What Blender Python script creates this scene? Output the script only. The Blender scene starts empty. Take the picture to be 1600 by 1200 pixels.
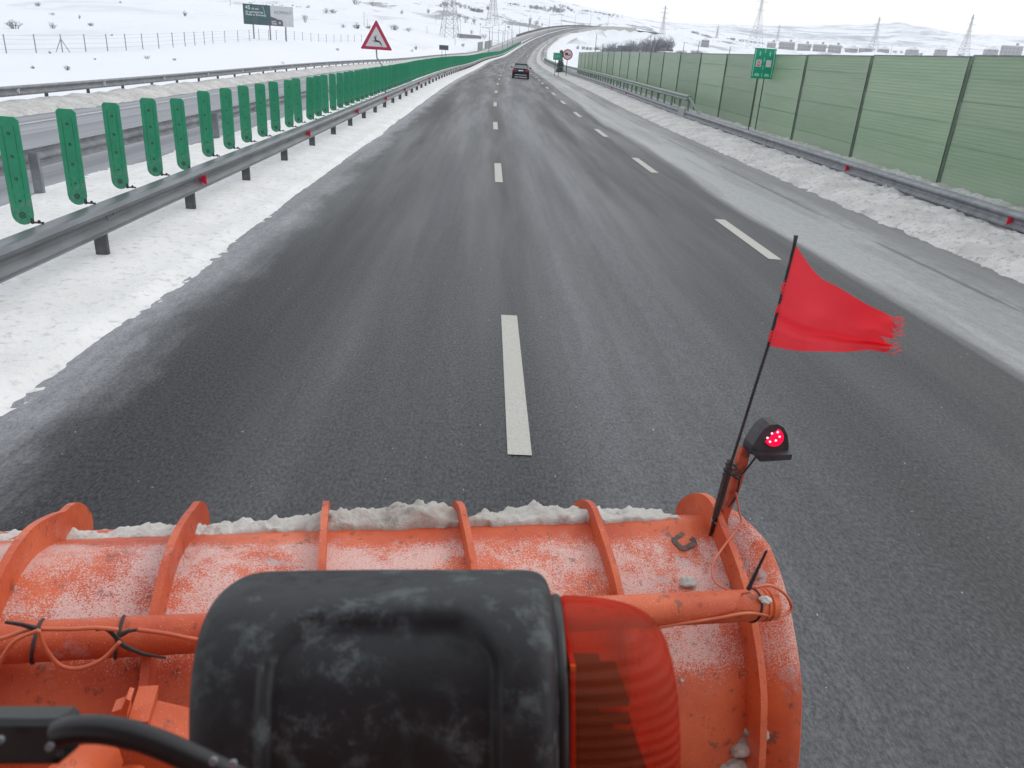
import bpy, math, random
import numpy as np
random.seed(7); rng = np.random.default_rng(11)
PI = math.pi
scene = bpy.context.scene
col = scene.collection
# ------------------------------------------------------------------ camera
F, CX, CY, H = 1214.0, 800.0, 600.0, 2.55
def ray(x, y): return np.array([(x-CX)/F, -(y-CY)/F, -1.0])
yv = ray(766, 77); yv /= np.linalg.norm(yv)
zv = -ray(610, 3430); zv -= yv*(zv@yv); zv /= np.linalg.norm(zv)
xv = np.cross(yv, zv)
R = np.array([xv, yv, zv])
O = np.array([0, 0, H])
cam = bpy.data.cameras.new("camera"); camo = bpy.data.objects.new("camera", cam); col.objects.link(camo)
import mathutils
M4 = mathutils.Matrix(((*R[0], 0), (*R[1], 0), (*R[2], H), (0, 0, 0, 1)))
camo.matrix_world = M4
cam.sensor_width = 36; cam.lens = 36*F/1600; cam.clip_start = 0.05; cam.clip_end = 30000
cam.dof.use_dof = True; cam.dof.focus_distance = 9.0; cam.dof.aperture_fstop = 11
scene.camera = camo
# ------------------------------------------------------------------ sky and light (bright overcast)
world = bpy.data.worlds.new("World"); scene.world = world; world.use_nodes = True
SUN_EL, SUN_AZ = math.radians(42), math.radians(60)
nt = world.node_tree; N = nt.nodes; L = nt.links
for n in list(N): N.remove(n)
out = N.new('ShaderNodeOutputWorld')
sky = N.new('ShaderNodeTexSky'); sky.sky_type = 'NISHITA'; sky.sun_disc = False
sky.sun_elevation = SUN_EL; sky.sun_rotation = SUN_AZ; sky.dust_density = 4; sky.air_density = 1.5
b1 = N.new('ShaderNodeBackground'); L.new(sky.outputs[0], b1.inputs[0]); b1.inputs[1].default_value = 0.02
tc = N.new('ShaderNodeTexCoord'); sx = N.new('ShaderNodeSeparateXYZ'); L.new(tc.outputs['Generated'], sx.inputs[0])
rp = N.new('ShaderNodeValToRGB'); L.new(sx.outputs[2], rp.inputs[0])
rp.color_ramp.elements[0].position = 0.0; rp.color_ramp.elements[0].color = (.96, .985, .98, 1)
rp.color_ramp.elements[1].position = .7; rp.color_ramp.elements[1].color = (.74, .77, .82, 1)
b2 = N.new('ShaderNodeBackground'); L.new(rp.outputs[0], b2.inputs[0]); b2.inputs[1].default_value = 0.92
ad = N.new('ShaderNodeAddShader'); L.new(b1.outputs[0], ad.inputs[0]); L.new(b2.outputs[0], ad.inputs[1]); L.new(ad.outputs[0], out.inputs[0])
sl = bpy.data.lights.new("sun", 'SUN'); sl.energy = 0.55; sl.angle = math.radians(25); sl.color = (1, .97, .93)
so = bpy.data.objects.new("sun", sl); col.objects.link(so)
so.rotation_euler = (math.radians(90)-SUN_EL, 0, math.radians(180)-SUN_AZ)
scene.view_settings.view_transform = 'Standard'; scene.view_settings.look = 'None'
scene.view_settings.exposure = 0.30; scene.view_settings.gamma = 1
scene.cycles.max_bounces = 6; scene.cycles.volume_bounces = 2

# ------------------------------------------------------------------ maths: pixel -> place, road path
def wdir(x, y): return R@ray(x, y)
def onZ(x, y, z=0.0):
    d = wdir(x, y); return O + d*((z-H)/d[2])
def rng_pt(x, y, r):
    d = wdir(x, y); return O + d*(r/math.hypot(d[0], d[1]))
def proj(P):
    c = R.T@(np.array(P, float)-O); return CX+F*c[0]/-c[2], CY-F*c[1]/-c[2]
nodes = np.array([0, 50, 100, 150, 200, 260, 330, 400, 480, 560, 640, 720, 800, 900.])
CURV = np.array([-0.14, .584, -.099, .149, .445, .052, .088, .366, .504, 1.031, 1.164, 1.815, 2.539, 3.313])
GRAD = np.array([-.818, .442, -.478, .421, .4, .453, 2.032, 3.14, 5.108, 7.185, 8.374, 6.621, 2.523, -2.537])
S4 = np.arange(0, 1001, 4.)
_k = np.interp(S4, nodes, CURV); _g = np.interp(S4, nodes, GRAD)
_th = np.cumsum(_k)*4e-3
PX = np.concatenate([[.34], (.34+np.cumsum(np.sin(_th))*4)[:-1]])
PY = np.concatenate([[0], np.cumsum(np.cos(_th))[:-1]*4])
PZ = np.concatenate([[0], np.cumsum(_g)[:-1]*.04])
TH = np.concatenate([[0], _th[:-1]])
def path(s):
    s = np.asarray(s, float)
    x = np.interp(s, S4, PX); y = np.where(s < 0, s, np.interp(s, S4, PY)); z = np.interp(s, S4, PZ); th = np.interp(s, S4, TH)
    return x, y, z, th
def at(s, o, dz=0.0):
    x, y, z, th = path(s)
    return np.array([x+o*np.cos(th), y-o*np.sin(th), z+dz]), float(th)
# height of the land: columns of the view, rows of distance, image height of the ground there
TX = np.array([-1500, -400, 0, 400, 550, 700, 850, 950, 1040, 1180, 1290, 1370, 1385, 1460, 1600, 2000, 3000.])
TR = np.array([12, 50, 100, 150, 200, 400, 650, 1100, 1800, 3000, 5500, 9000.])
TT = {
 -1500: [None, 30, 10, -5, -20, -60, -110, -170, -200, -190, -180, -180],
 -400: [None, 100, 66, 44, 26, -20, -70, -130, -150, -150, -150, -150],
 0: [None, 112, 81, 62, 47, 5, -45, -100, -130, -130, -110, -100],
 400: [None, 128, 80, 64, 53, 28, 5, -35, -60, -50, -40, -30],
 550: [None, 140, 92, 76, 69, 42, 20, -15, -45, -40, -30, -20],
 700: [None, 150, 100, 86, 80, 63, 39, 12, -18, -10, 0, 10],
 850: [None, 150, 108, 98, 94, 80, 62, 30, -1, 5, 15, 25],
 950: [None, 150, 112, 102, 96, 84, 72, 38, 20, 26, 36, 45],
 1040: [None, 150, 116, 104, 98, 82, 70, 58, 46, 37, 42, 55],
 1180: [None, 155, 126, 114, 108, 96, 85, 74, 66, 54, 41, 60],
 1290: [None, 160, 132, 120, 114, 101, 90, 79, 72, 61, 43, 62],
 1370: [None, 165, 138, 126, 120, 106, 95, 84, 78, 68, 36, 65],
 1385: [None, 166, 139, 127, 121, 107, 96, 85, 79, 69, 33, 66],
 1460: [None, 172, 145, 132, 127, 112, 101, 90, 83, 73, 47, 70],
 1600: [None, 185, 155, 142, 136, 122, 112, 100, 92, 82, 60, 80],
 2000: [None, 215, 185, 172, 166, 152, 142, 130, 120, 110, 90, 110],
 3000: [None, 280, 250, 240, 232, 220, 210, 198, 188, 178, 158, 178]}
ZT = np.zeros((len(TX), len(TR))); AZ = np.zeros(len(TX))
for i, x in enumerate(TX):
    hy = 77+.0672*(x-766)
    d = wdir(x, hy); AZ[i] = math.atan2(d[0], d[1])
    for j, r in enumerate(TR):
        y = TT[int(x)][j]
        ZT[i, j] = -.3 if y is None else rng_pt(x, y, r)[2]
_dense = [at(s, 0)[0] for s in np.arange(0, 1000, 4)]
DX = np.array([p[0] for p in _dense]); DY = np.array([p[1] for p in _dense]); DZ = np.array([p[2] for p in _dense])
DT = np.interp(np.arange(0, 1000, 4), S4, TH)
def sm(t): t = np.clip(t, 0, 1); return t*t*(3-2*t)
def vnoise(x, y, seed=0):
    xi = np.floor(x).astype(np.int64); yi = np.floor(y).astype(np.int64); fx = sm(x-xi); fy = sm(y-yi)
    def h(a, b):
        n = (a*374761393+b*668265263+seed*982451653) & 0x7fffffff
        n = ((n ^ (n >> 13))*1274126177) & 0x7fffffff
        return ((n ^ (n >> 16)) & 0xffff)/65535.0
    return (h(xi, yi)*(1-fx)+h(xi+1, yi)*fx)*(1-fy)+(h(xi, yi+1)*(1-fx)+h(xi+1, yi+1)*fx)*fy
def fbm(x, y, seed=0, o=4):
    a = 0; w = 1; t = 0
    for k in range(o): a = a+w*vnoise(x*2**k, y*2**k, seed+k); t += w; w *= .5
    return a/t-.5
def ground(X, Y, road=True):
    X = np.atleast_1d(np.asarray(X, float)); Y = np.atleast_1d(np.asarray(Y, float))
    az = np.arctan2(X, Y); r = np.maximum(np.hypot(X, Y), 12.01)
    azc = np.clip(az, AZ[0], AZ[-1]-1e-6)
    i = np.clip(np.searchsorted(AZ, azc)-1, 0, len(AZ)-2); t = (azc-AZ[i])/(AZ[i+1]-AZ[i])
    lr = np.log(r); LR = np.log(TR); j = np.clip(np.searchsorted(LR, lr)-1, 0, len(TR)-2); u = np.clip((lr-LR[j])/(LR[j+1]-LR[j]), 0, 1)
    z = (ZT[i, j]*(1-u)+ZT[i, j+1]*u)*(1-t)+(ZT[i+1, j]*(1-u)+ZT[i+1, j+1]*u)*t
    back = sm((np.abs(az)-1.5)/.6); z = z*(1-back)-.5*back
    z = z + fbm(X/60, Y/60, 3)*np.clip((r-120)/400, 0, 1)*9 + fbm(X/500, Y/500, 9)*np.clip((r-2200)/2500, 0, 1)*45
    if road:
        shp = X.shape; X_ = X.ravel(); Y_ = Y.ravel(); dm = np.empty(X_.size); ki = np.empty(X_.size, int)
        for c0_ in range(0, X_.size, 20000):
            q_ = slice(c0_, c0_+20000); d2 = (X_[q_, None]-DX)**2+(Y_[q_, None]-DY)**2; kk_ = d2.argmin(1); ki[q_] = kk_; dm[q_] = d2[np.arange(len(kk_)), kk_]
        dm = dm.reshape(shp); ki = ki.reshape(shp); zb = DZ[ki]; sd = (X-DX[ki])*np.cos(DT[ki])-(Y-DY[ki])*np.sin(DT[ki])
        d = np.sqrt(dm); d = np.where(Y < 0, np.abs(X-.34), d); sd = np.where(Y < 0, X-.34, sd)
        e = np.where(sd < 0, d-17.5, d-12.5)
        wdt = np.clip(r*.12, 18, 45)
        b = sm(e/wdt)
        far = np.clip((r-520)/80, 0, 1)*(sd > 0)     # the far road stands on a wall on its inner side
        b = b*(1-far)+sm(e/5)*far
        z = z*b+(zb-.45)*(1-b)
    return z
def gz(x, y): return float(ground([x], [y])[0])
def place(px, py, r):
    """the land point straight under the sight line through (px,py) at range r"""
    p = rng_pt(px, py, r); return np.array([p[0], p[1], gz(p[0], p[1])])
def hit(px, py, r0=60, r1=6000):
    d = wdir(px, py); d = d/math.hypot(d[0], d[1]); rs = np.geomspace(r0, r1, 240)
    zz = ground(d[0]*rs, d[1]*rs); k = np.nonzero(zz >= H+d[2]*rs)[0]
    if len(k) == 0: return None, None
    r = float(rs[k[0]]); return np.array([d[0]*r, d[1]*r, float(zz[k[0]])]), r

# ------------------------------------------------------------------ object helpers
def tag(o, label=None, cat=None, group=None, kind=None):
    if label: o['label'] = label
    if cat: o['category'] = cat
    if group: o['group'] = group
    if kind: o['kind'] = kind
    return o
def empty(name, loc=(0, 0, 0), rz=0.0, label=None, cat=None, group=None):
    o = bpy.data.objects.new(name, None); o.empty_display_size = .1; col.objects.link(o)
    o.location = loc; o.rotation_euler = (0, 0, rz); return tag(o, label, cat, group)
def mesh(name, V, Fc, mat, parent=None, smooth=False, uv=None):
    me = bpy.data.meshes.new(name); me.from_pydata([tuple(map(float, v)) for v in V], [], [tuple(map(int, f)) for f in Fc])
    if uv is not None:
        ul = me.uv_layers.new(name='UVMap'); vi = np.empty(len(me.loops), dtype=np.int32); me.loops.foreach_get('vertex_index', vi)
        ul.data.foreach_set('uv', np.asarray(uv, np.float32)[vi].ravel())
    for m in (mat if isinstance(mat, (list, tuple)) else [mat]): me.materials.append(m)
    if smooth: me.polygons.foreach_set('use_smooth', [True]*len(me.polygons))
    me.update()
    o = bpy.data.objects.new(name, me); col.objects.link(o)
    if parent: o.parent = parent
    return o
class MB:
    def __init__(s): s.V = []; s.F = []; s.M = []
    def add(s, V, Fc, m=0):
        n = len(s.V); s.V += [tuple(v) for v in V]; s.F += [tuple(i+n for i in f) for f in Fc]; s.M += [m]*len(Fc)
    def box(s, c, d, ax=None, m=0, bev=0.0):
        c = np.array(c, float); d = np.array(d, float)/2
        ax = np.eye(3) if ax is None else np.array(ax)
        if bev <= 0:
            q = [(i, j, k) for k in (-1, 1) for j in (-1, 1) for i in (-1, 1)]
            V = [c+ax[0]*i*d[0]+ax[1]*j*d[1]+ax[2]*k*d[2] for i, j, k in q]
            s.add(V, [(0, 2, 3, 1), (4, 5, 7, 6), (0, 1, 5, 4), (2, 6, 7, 3), (0, 4, 6, 2), (1, 3, 7, 5)], m)
        else:
            rows = []
            for k, ins in ((-1, bev), (-1+bev/d[2], 0), (1-bev/d[2], 0), (1, bev)):
                a = d[0]-ins; b = d[1]-ins; e = bev
                oct_ = [(a-e, -b), (a, -b+e), (a, b-e), (a-e, b), (-a+e, b), (-a, b-e), (-a, -b+e), (-a+e, -b)]
                rows.append([c+ax[0]*x+ax[1]*y+ax[2]*k*d[2] for x, y in oct_])
            V = sum(rows, []); Fc = [tuple(range(7, -1, -1)), tuple(range(24, 32))]
            for r in range(3):
                for i in range(8): Fc.append((r*8+i, r*8+(i+1) % 8, r*8+8+(i+1) % 8, r*8+8+i))
            s.add(V, Fc, m)
    def tube(s, pts, rad, n=8, m=0, cap=True):
        pts = [np.array(p, float) for p in pts]; rs = rad if isinstance(rad, (list, tuple, np.ndarray)) else [rad]*len(pts)
        V = []; t0 = pts[1]-pts[0]; up = np.array([0, 0, 1.]) if abs(t0[2]) < .9*np.linalg.norm(t0) else np.array([1., 0, 0])
        for i, p in enumerate(pts):
            t = pts[min(i+1, len(pts)-1)]-pts[max(i-1, 0)]; t = t/(np.linalg.norm(t)+1e-12)
            a = np.cross(t, up); a /= np.linalg.norm(a)+1e-12; b = np.cross(a, t); up = b
            for k in range(n):
                an = 2*PI*k/n; V.append(p+(a*math.cos(an)+b*math.sin(an))*rs[i])
        Fc = []
        for i in range(len(pts)-1):
            for k in range(n): Fc.append((i*n+k, i*n+(k+1) % n, (i+1)*n+(k+1) % n, (i+1)*n+k))
        if cap: Fc += [tuple(range(n-1, -1, -1)), tuple(range((len(pts)-1)*n, len(pts)*n))]
        s.add(V, Fc, m)
    def prism(s, poly, o, a, b, n, th, m=0):
        """flat outline poly (in axes a,b at o) given thickness th along n"""
        o, a, b, n = (np.array(q, float) for q in (o, a, b, n)); k = len(poly)
        V = [o+a*x+b*y-n*th/2 for x, y in poly]+[o+a*x+b*y+n*th/2 for x, y in poly]
        Fc = [tuple(range(k-1, -1, -1)), tuple(range(k, 2*k))]+[(i, (i+1) % k, k+(i+1) % k, k+i) for i in range(k)]
        s.add(V, Fc, m)
    def strip(s, A, B, o, a, b, n, th, m=0):
        """band between two polylines A and B of equal count, thickness th"""
        o, a, b, n = (np.array(q, float) for q in (o, a, b, n)); k = len(A)
        P = lambda q, sg: o+a*q[0]+b*q[1]+n*th/2*sg
        V = [P(q, -1) for q in A]+[P(q, -1) for q in B]+[P(q, 1) for q in A]+[P(q, 1) for q in B]; Fc = []
        for i in range(k-1):
            Fc += [(i, i+1, k+i+1, k+i), (2*k+i, 3*k+i, 3*k+i+1, 2*k+i+1), (i, 2*k+i, 2*k+i+1, i+1), (k+i, k+i+1, 3*k+i+1, 3*k+i)]
        Fc += [(0, k, 3*k, 2*k), (k-1, 3*k-1, 4*k-1, 2*k-1)]
        s.add(V, Fc, m)
    def build(s, name, mat, parent=None, smooth=False):
        o = mesh(name, s.V, s.F, mat, parent, smooth)
        if any(s.M): o.data.polygons.foreach_set('material_index', s.M)
        return o
def dup(o, parent=None):
    c = o.copy(); col.objects.link(c); c.parent = parent
    return c
def dup_tree(o):
    r = dup(o)
    for ch in kids[o.name]:
        dup(ch, r)
    return r
kids = {}
def sweep(name, prof, ss, mat, parent=None, closed=False, smooth=False, zf=None, s_uv=True):
    """cross-section prof[(offset, dz)] swept along the road; uv = (offset, s)"""
    x, y, z, th = path(ss); n = len(prof); V = []; UV = []
    prof = np.array(prof, float); c = np.cos(th); sn = np.sin(th)
    OX = prof[:, 0]; DZp = prof[:, 1]
    X = x[:, None]+OX[None]*c[:, None]; Y = y[:, None]-OX[None]*sn[:, None]; Z = z[:, None]+DZp[None]+0*X
    SS = np.repeat(np.asarray(ss, float)[:, None], n, 1); OO = np.repeat(OX[None], len(ss), 0)
    if zf is not None: Z = Z+zf(OO, SS)
    V = np.stack([X, Y, Z], 2).reshape(-1, 3); UV = np.stack([OO, SS], 2).reshape(-1, 2)
    m = n if closed else n-1; i, j = np.meshgrid(np.arange(len(ss)-1), np.arange(m), indexing='ij'); i = i.ravel(); j = j.ravel(); j2 = (j+1) % n
    Fc = np.stack([i*n+j, i*n+j2, (i+1)*n+j2, (i+1)*n+j], 1)
    if closed:
        Fc = [tuple(f) for f in Fc]+[tuple(range(n)), tuple(range((len(ss)-1)*n+n-1, (len(ss)-1)*n-1, -1))]
    return mesh(name, V, Fc, mat, parent, smooth, UV)

# ------------------------------------------------------------------ materials
def mat(name, colr=(.5, .5, .5), rough=.6, metal=0, spec=.5, **k):
    m = bpy.data.materials.new(name); m.use_nodes = True; b = m.node_tree.nodes['Principled BSDF']
    b.inputs['Base Color'].default_value = (*colr, 1); b.inputs['Roughness'].default_value = rough; b.inputs['Metallic'].default_value = metal
    b.inputs['Specular IOR Level'].default_value = spec
    for kk, v in k.items(): b.inputs[kk.replace('_', ' ')].default_value = v
    return m
class NG:
    def __init__(s, m): s.t = m.node_tree; s.b = s.t.nodes['Principled BSDF']
    def n(s, ty, **k):
        q = s.t.nodes.new(ty)
        for a, v in k.items(): setattr(q, a, v)
        return q
    def l(s, a, b): s.t.links.new(a, b)
    def coord(s, what='Object', sc=(1, 1, 1), rot=(0, 0, 0)):
        c = s.n('ShaderNodeTexCoord'); mp = s.n('ShaderNodeMapping'); mp.inputs['Scale'].default_value = sc; mp.inputs['Rotation'].default_value = rot
        s.l(c.outputs[what], mp.inputs[0]); return mp.outputs[0]
    def noise(s, v, scale=5, det=4, rough=.55, dist=0):
        q = s.n('ShaderNodeTexNoise'); q.inputs['Scale'].default_value = scale; q.inputs['Detail'].default_value = det
        q.inputs['Roughness'].default_value = rough; q.inputs['Distortion'].default_value = dist
        s.l(v, q.inputs['Vector']); return q.outputs['Fac']
    def ramp(s, f, a, b, ca=0.0, cb=1.0):
        q = s.n('ShaderNodeMapRange'); q.interpolation_type = 'SMOOTHSTEP'; q.inputs[1].default_value = a; q.inputs[2].default_value = b
        q.inputs[3].default_value = ca; q.inputs[4].default_value = cb; s.l(f, q.inputs[0]); return q.outputs[0]
    def math(s, op, a, b=None, clamp=False):
        q = s.n('ShaderNodeMath', operation=op); q.use_clamp = clamp
        for i, v in enumerate((a, b)):
            if v is None: continue
            if isinstance(v, (int, float)): q.inputs[i].default_value = v
            else: s.l(v, q.inputs[i])
        return q.outputs[0]
    def mix(s, f, a, b):
        q = s.n('ShaderNodeMix', data_type='RGBA')
        if isinstance(f, (int, float)): q.inputs[0].default_value = f
        else: s.l(f, q.inputs[0])
        for i, v in ((6, a), (7, b)):
            if isinstance(v, tuple): q.inputs[i].default_value = (*v, 1)
            else: s.l(v, q.inputs[i])
        return q.outputs[2]
    def base(s, c): s.l(c, s.b.inputs['Base Color'])
    def rough(s, c): s.l(c, s.b.inputs['Roughness'])
    def bump(s, h, strength=.3, dist=.01):
        q = s.n('ShaderNodeBump'); q.inputs['Strength'].default_value = strength; q.inputs['Distance'].default_value = dist
        s.l(h, q.inputs['Height']); s.l(q.outputs[0], s.b.inputs['Normal'])
    def sep(s, v):
        q = s.n('ShaderNodeSeparateXYZ'); s.l(v, q.inputs[0]); return q.outputs

def grained(name, c1, c2, scale=8, rough=.6, metal=0, lo=.35, hi=.65, bump=0, what='Object', bd=.01, spec=.5, sc=(1, 1, 1)):
    m = mat(name, c1, rough, metal, spec); g = NG(m); v = g.coord(what, sc); f = g.noise(v, scale, 6, .6)
    g.base(g.mix(g.ramp(f, lo, hi), c1, c2))
    if bump: g.bump(f, bump, bd)
    return m
SNOW = grained('snow', (.80, .82, .85), (.70, .72, .74), .6, .7, bump=.25, bd=.05)
# road asphalt: damp, salted, slush towards the edges (uv = offset across, metres along)
ASPH = mat('asphalt', (.05, .05, .055), .5); g = NG(ASPH)
uv = g.coord('UV'); sx3 = g.sep(uv); off = sx3[0]
grain = g.noise(g.coord('UV', (1, .5, 1)), 48, 6, .8)
grain2 = g.noise(g.coord('UV', (1, .3, 1)), 14, 4, .7)
big = g.noise(g.coord('UV', (1, .05, 1)), .9, 4, .6)
streak = g.noise(g.coord('UV', (2.2, .015, 1)), 1.1, 5, .6)
base = g.mix(g.ramp(grain, .36, .68), (.006, .0065, .008), (.075, .076, .082))
wob0 = g.math('ADD', off, g.math('MULTIPLY', g.math('SUBTRACT', g.noise(g.coord('UV', (1, .35, 1)), 1.3, 5, .65), .5), 1.1))
def band(o0, o1, soft):
    a = g.ramp(off, o0-soft, o0+soft); b = g.ramp(off, o1-soft, o1+soft, 1, 0); return g.math('MULTIPLY', a, b)
salt = g.math('ADD', g.math('MULTIPLY', band(.35, 2.2, .5), .25), g.math('MULTIPLY', band(-1.9, -.3, .4), .14))
salt = g.math('ADD', salt, g.math('MULTIPLY', band(2.9, 5, .6), .07))
salt = g.math('ADD', salt, g.math('MULTIPLY', g.ramp(wob0, -2.9, -3.55, 0, .9), 1.0))
saltm = g.math('MULTIPLY', g.math('MULTIPLY', salt, g.ramp(streak, .25, .65, .6, 1.0)), g.math('ADD', g.ramp(grain2, .3, .7, .35, .7), g.ramp(grain, .3, .7, 0, .55)), True)
c1 = g.mix(saltm, base, (.36, .37, .39))
wob = g.math('ADD', off, g.math('MULTIPLY', g.math('SUBTRACT', big, .5), 1.5))
sl1 = g.math('MULTIPLY', g.ramp(wob, 4.72, 5.05), g.ramp(wob, 6.2, 7.2, 1, .55))
slm = g.math('MULTIPLY', sl1, g.ramp(grain2, .25, .6, .75, 1.0), True)
c2 = g.mix(slm, c1, g.mix(g.ramp(grain, .35, .65), (.27, .28, .285), (.38, .39, .39)))
dz_ = g.math('MULTIPLY', g.ramp(wob, 6.0, 6.7), g.ramp(g.noise(g.coord('UV', (1, .5, 1)), 5, 6, .7), .42, .60))
c2 = g.mix(g.math('MULTIPLY', dz_, .75), c2, (.20, .195, .185))
tyre = g.noise(g.coord('UV', (1, .06, 1)), 3.2, 4, .6)
tl = g.math('MULTIPLY', g.math('ADD', band(6.42, 6.52, .04), band(4.62, 4.70, .05)), g.ramp(tyre, .45, .55), True); c2 = g.mix(g.math('MULTIPLY', tl, .65), c2, (.06, .06, .062))
patch = g.noise(g.coord('UV', (.5, .05, 1)), 1.7, 3, .5); c2 = g.mix(g.math('MULTIPLY', g.ramp(patch, .50, .54), .16), c2, (.02, .021, .024))
crack = g.math('MULTIPLY', band(-3.0, -2.97, .02), g.ramp(tyre, .4, .5)); c2 = g.mix(g.math('MULTIPLY', crack, .5), c2, (.02, .02, .02))
speck = g.noise(g.coord('UV', (1, .5, 1)), 38, 2, .5)
c3 = g.mix(g.math('MULTIPLY', g.ramp(speck, .745, .77), .75), c2, (.6, .6, .62))
g.base(c3); g.rough(g.ramp(big, .3, .7, .38, .60)); g.bump(grain, .55, .008); g.b.inputs['Specular IOR Level'].default_value = .26
ASPH2 = mat('salted_asphalt', (.1, .1, .1), .55); g = NG(ASPH2); off = g.sep(g.coord('UV'))[0]
st = g.noise(g.coord('UV', (1.6, .02, 1)), 1.4, 5, .6); gr = g.noise(g.coord('UV', (1, .4, 1)), 30, 4, .7)
g.base(g.mix(g.math('ADD', g.ramp(st, .3, .7, .2, .8), g.math('MULTIPLY', gr, .2)), (.07, .072, .08), (.30, .31, .34)))
PAINT = grained('road_paint', (.47, .455, .41), (.33, .32, .295), 70, .6, lo=.4, hi=.75)
# dirty ploughed snow
def dirty(name, a, b, c):
    m = mat(name, a, .8, 0, .3); g = NG(m); v = g.coord('Object'); f1 = g.noise(v, 1.1, 5, .6); f2 = g.noise(v, 9, 6, .7); f3 = g.noise(v, 38, 3, .6)
    q = g.mix(g.ramp(f1, .35, .65), a, b); q = g.mix(g.ramp(f2, .51, .68), q, c); g.base(q); g.bump(g.math('ADD', f2, g.math('MULTIPLY', f3, .5)), .5, .03)
    return m
BERM = dirty('ploughed_snow', (.60, .59, .57), (.47, .46, .445), (.29, .28, .265))
VERGE = dirty('median_snow', (.80, .80, .79), (.73, .73, .715), (.58, .575, .55))
STEEL = grained('galvanised_steel', (.20, .215, .23), (.13, .14, .15), 5, .42, .55, lo=.3, hi=.7, sc=(1, .2, 1))
STEELB = grained('grey_steel_post', (.115, .12, .13), (.07, .072, .08), 9, .55, .4)
STEELD = grained('weathered_steel', (.27, .28, .30), (.19, .20, .215), 4, .5, .4)
RUSTY = grained('dark_steel', (.05, .05, .055), (.09, .085, .08), 12, .6, .3)
GREEN = grained('green_plastic', (.008, .27, .13), (.012, .22, .112), 3, .38, spec=.45)
g = NG(GREEN); v = g.coord('Object'); z_ = g.sep(v)[2]; n_ = g.noise(v, 14, 6, .7)
dirt_ = g.math('MULTIPLY', g.ramp(n_, .42, .66), g.ramp(z_, 1.15, .72, .12, .75)); pr_ = g.b.inputs['Base Color'].links[0].from_socket; g.base(g.mix(dirt_, pr_, (.16, .22, .19)))
GREEND = mat('dark_green_mark', (.01, .10, .055), .5)
BLACK = grained('black_rubber', (.012, .012, .014), (.03, .03, .032), 20, .55)
RED = mat('red_reflector', (.62, .015, .05), .25); WHITE = mat('white_reflector', (.8, .8, .8), .3)
SIGNRED = mat('sign_red', (.42, .02, .07), .4); SIGNWHITE = mat('sign_white', (.62, .6, .62), .4); SIGNGREEN = mat('sign_green', (.003, .29, .16), .4)
SIGNGREY = mat('sign_back', (.09, .09, .12), .6); INK = mat('sign_black', (.01, .015, .015), .5)
# noise barrier panels
def barrier_mat(name, k):
    m = mat(name, (.2, .3, .22), .4); g = NG(m); v = g.coord('Object'); z = g.sep(v)[2]
    a = g.noise(g.coord('Object', (.12, .12, 1.2)), 1.3, 4, .6); f = g.noise(g.coord('Object', (.4, .4, 14)), 2.5, 4, .6)
    c = g.mix(g.ramp(a, .3, .7), (.235*k, .345*k, .22*k), (.30*k, .405*k, .27*k)); c = g.mix(g.math('MULTIPLY', g.ramp(f, .4, .8), .35), c, (.36*k, .44*k, .35*k))
    sn_ = g.math('SINE', g.math('MULTIPLY', z, 2*PI/.0825)); g.bump(sn_, .12, .010)
    dirt = g.ramp(z, .0, 1.0, .4, 0)
    c = g.mix(g.math('MULTIPLY', dirt, a), c, (.40, .42, .40)); g.base(c)
    return m
BAR = [barrier_mat('green_barrier_sheet', .86), barrier_mat('pale_green_barrier_sheet', 1.0), barrier_mat('faded_green_barrier_sheet', 1.1)]
POSTG = grained('green_grey_post', (.13, .165, .14), (.24, .28, .25), 2.2, .6, lo=.5, hi=.6, sc=(1, 1, .5))

# land: snow, with scrub and bare fields far away
LAND = mat('snowy_land', (.8, .82, .85), .75, 0, .3); g = NG(LAND)
v = g.coord('Object'); n1 = g.noise(v, .006, 7, .6); n2 = g.noise(g.coord('Object', (1, .35, 2)), .03, 6, .7, .6); n3 = g.noise(v, .35, 5, .7)
sz = g.sep(v); geo = g.n('ShaderNodeVectorMath', operation='LENGTH'); g.l(v, geo.inputs[0]); rr = geo.outputs['Value']
mid = g.math('MULTIPLY', g.math('MULTIPLY', g.ramp(n2, .53, .62), g.ramp(n1, .40, .52)), g.ramp(rr, 300, 1000, .15, 1.0))
farm = g.math('MULTIPLY', g.ramp(g.noise(g.coord('Object', (1, 1, 3)), .0022, 9, .68, 1.2), .46, .60), g.ramp(rr, 1600, 3200))
weed = g.math('MULTIPLY', g.math('MULTIPLY', g.ramp(n3, .63, .72), g.ramp(n1, .40, .6)), g.ramp(rr, 60, 500, .45, .15))
msk = g.math('ADD', g.math('ADD', mid, g.math('MULTIPLY', farm, 1.0)), weed, True)
side = g.ramp(sz[0], -60, 400)
snowc = g.mix(g.noise(v, .02, 4, .5), (.82, .84, .88), (.73, .755, .80))
g.base(g.mix(msk, snowc, g.mix(side, (.20, .195, .21), (.26, .29, .345))))
g.bump(g.noise(v, .5, 5, .6), .3, .15)

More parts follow.
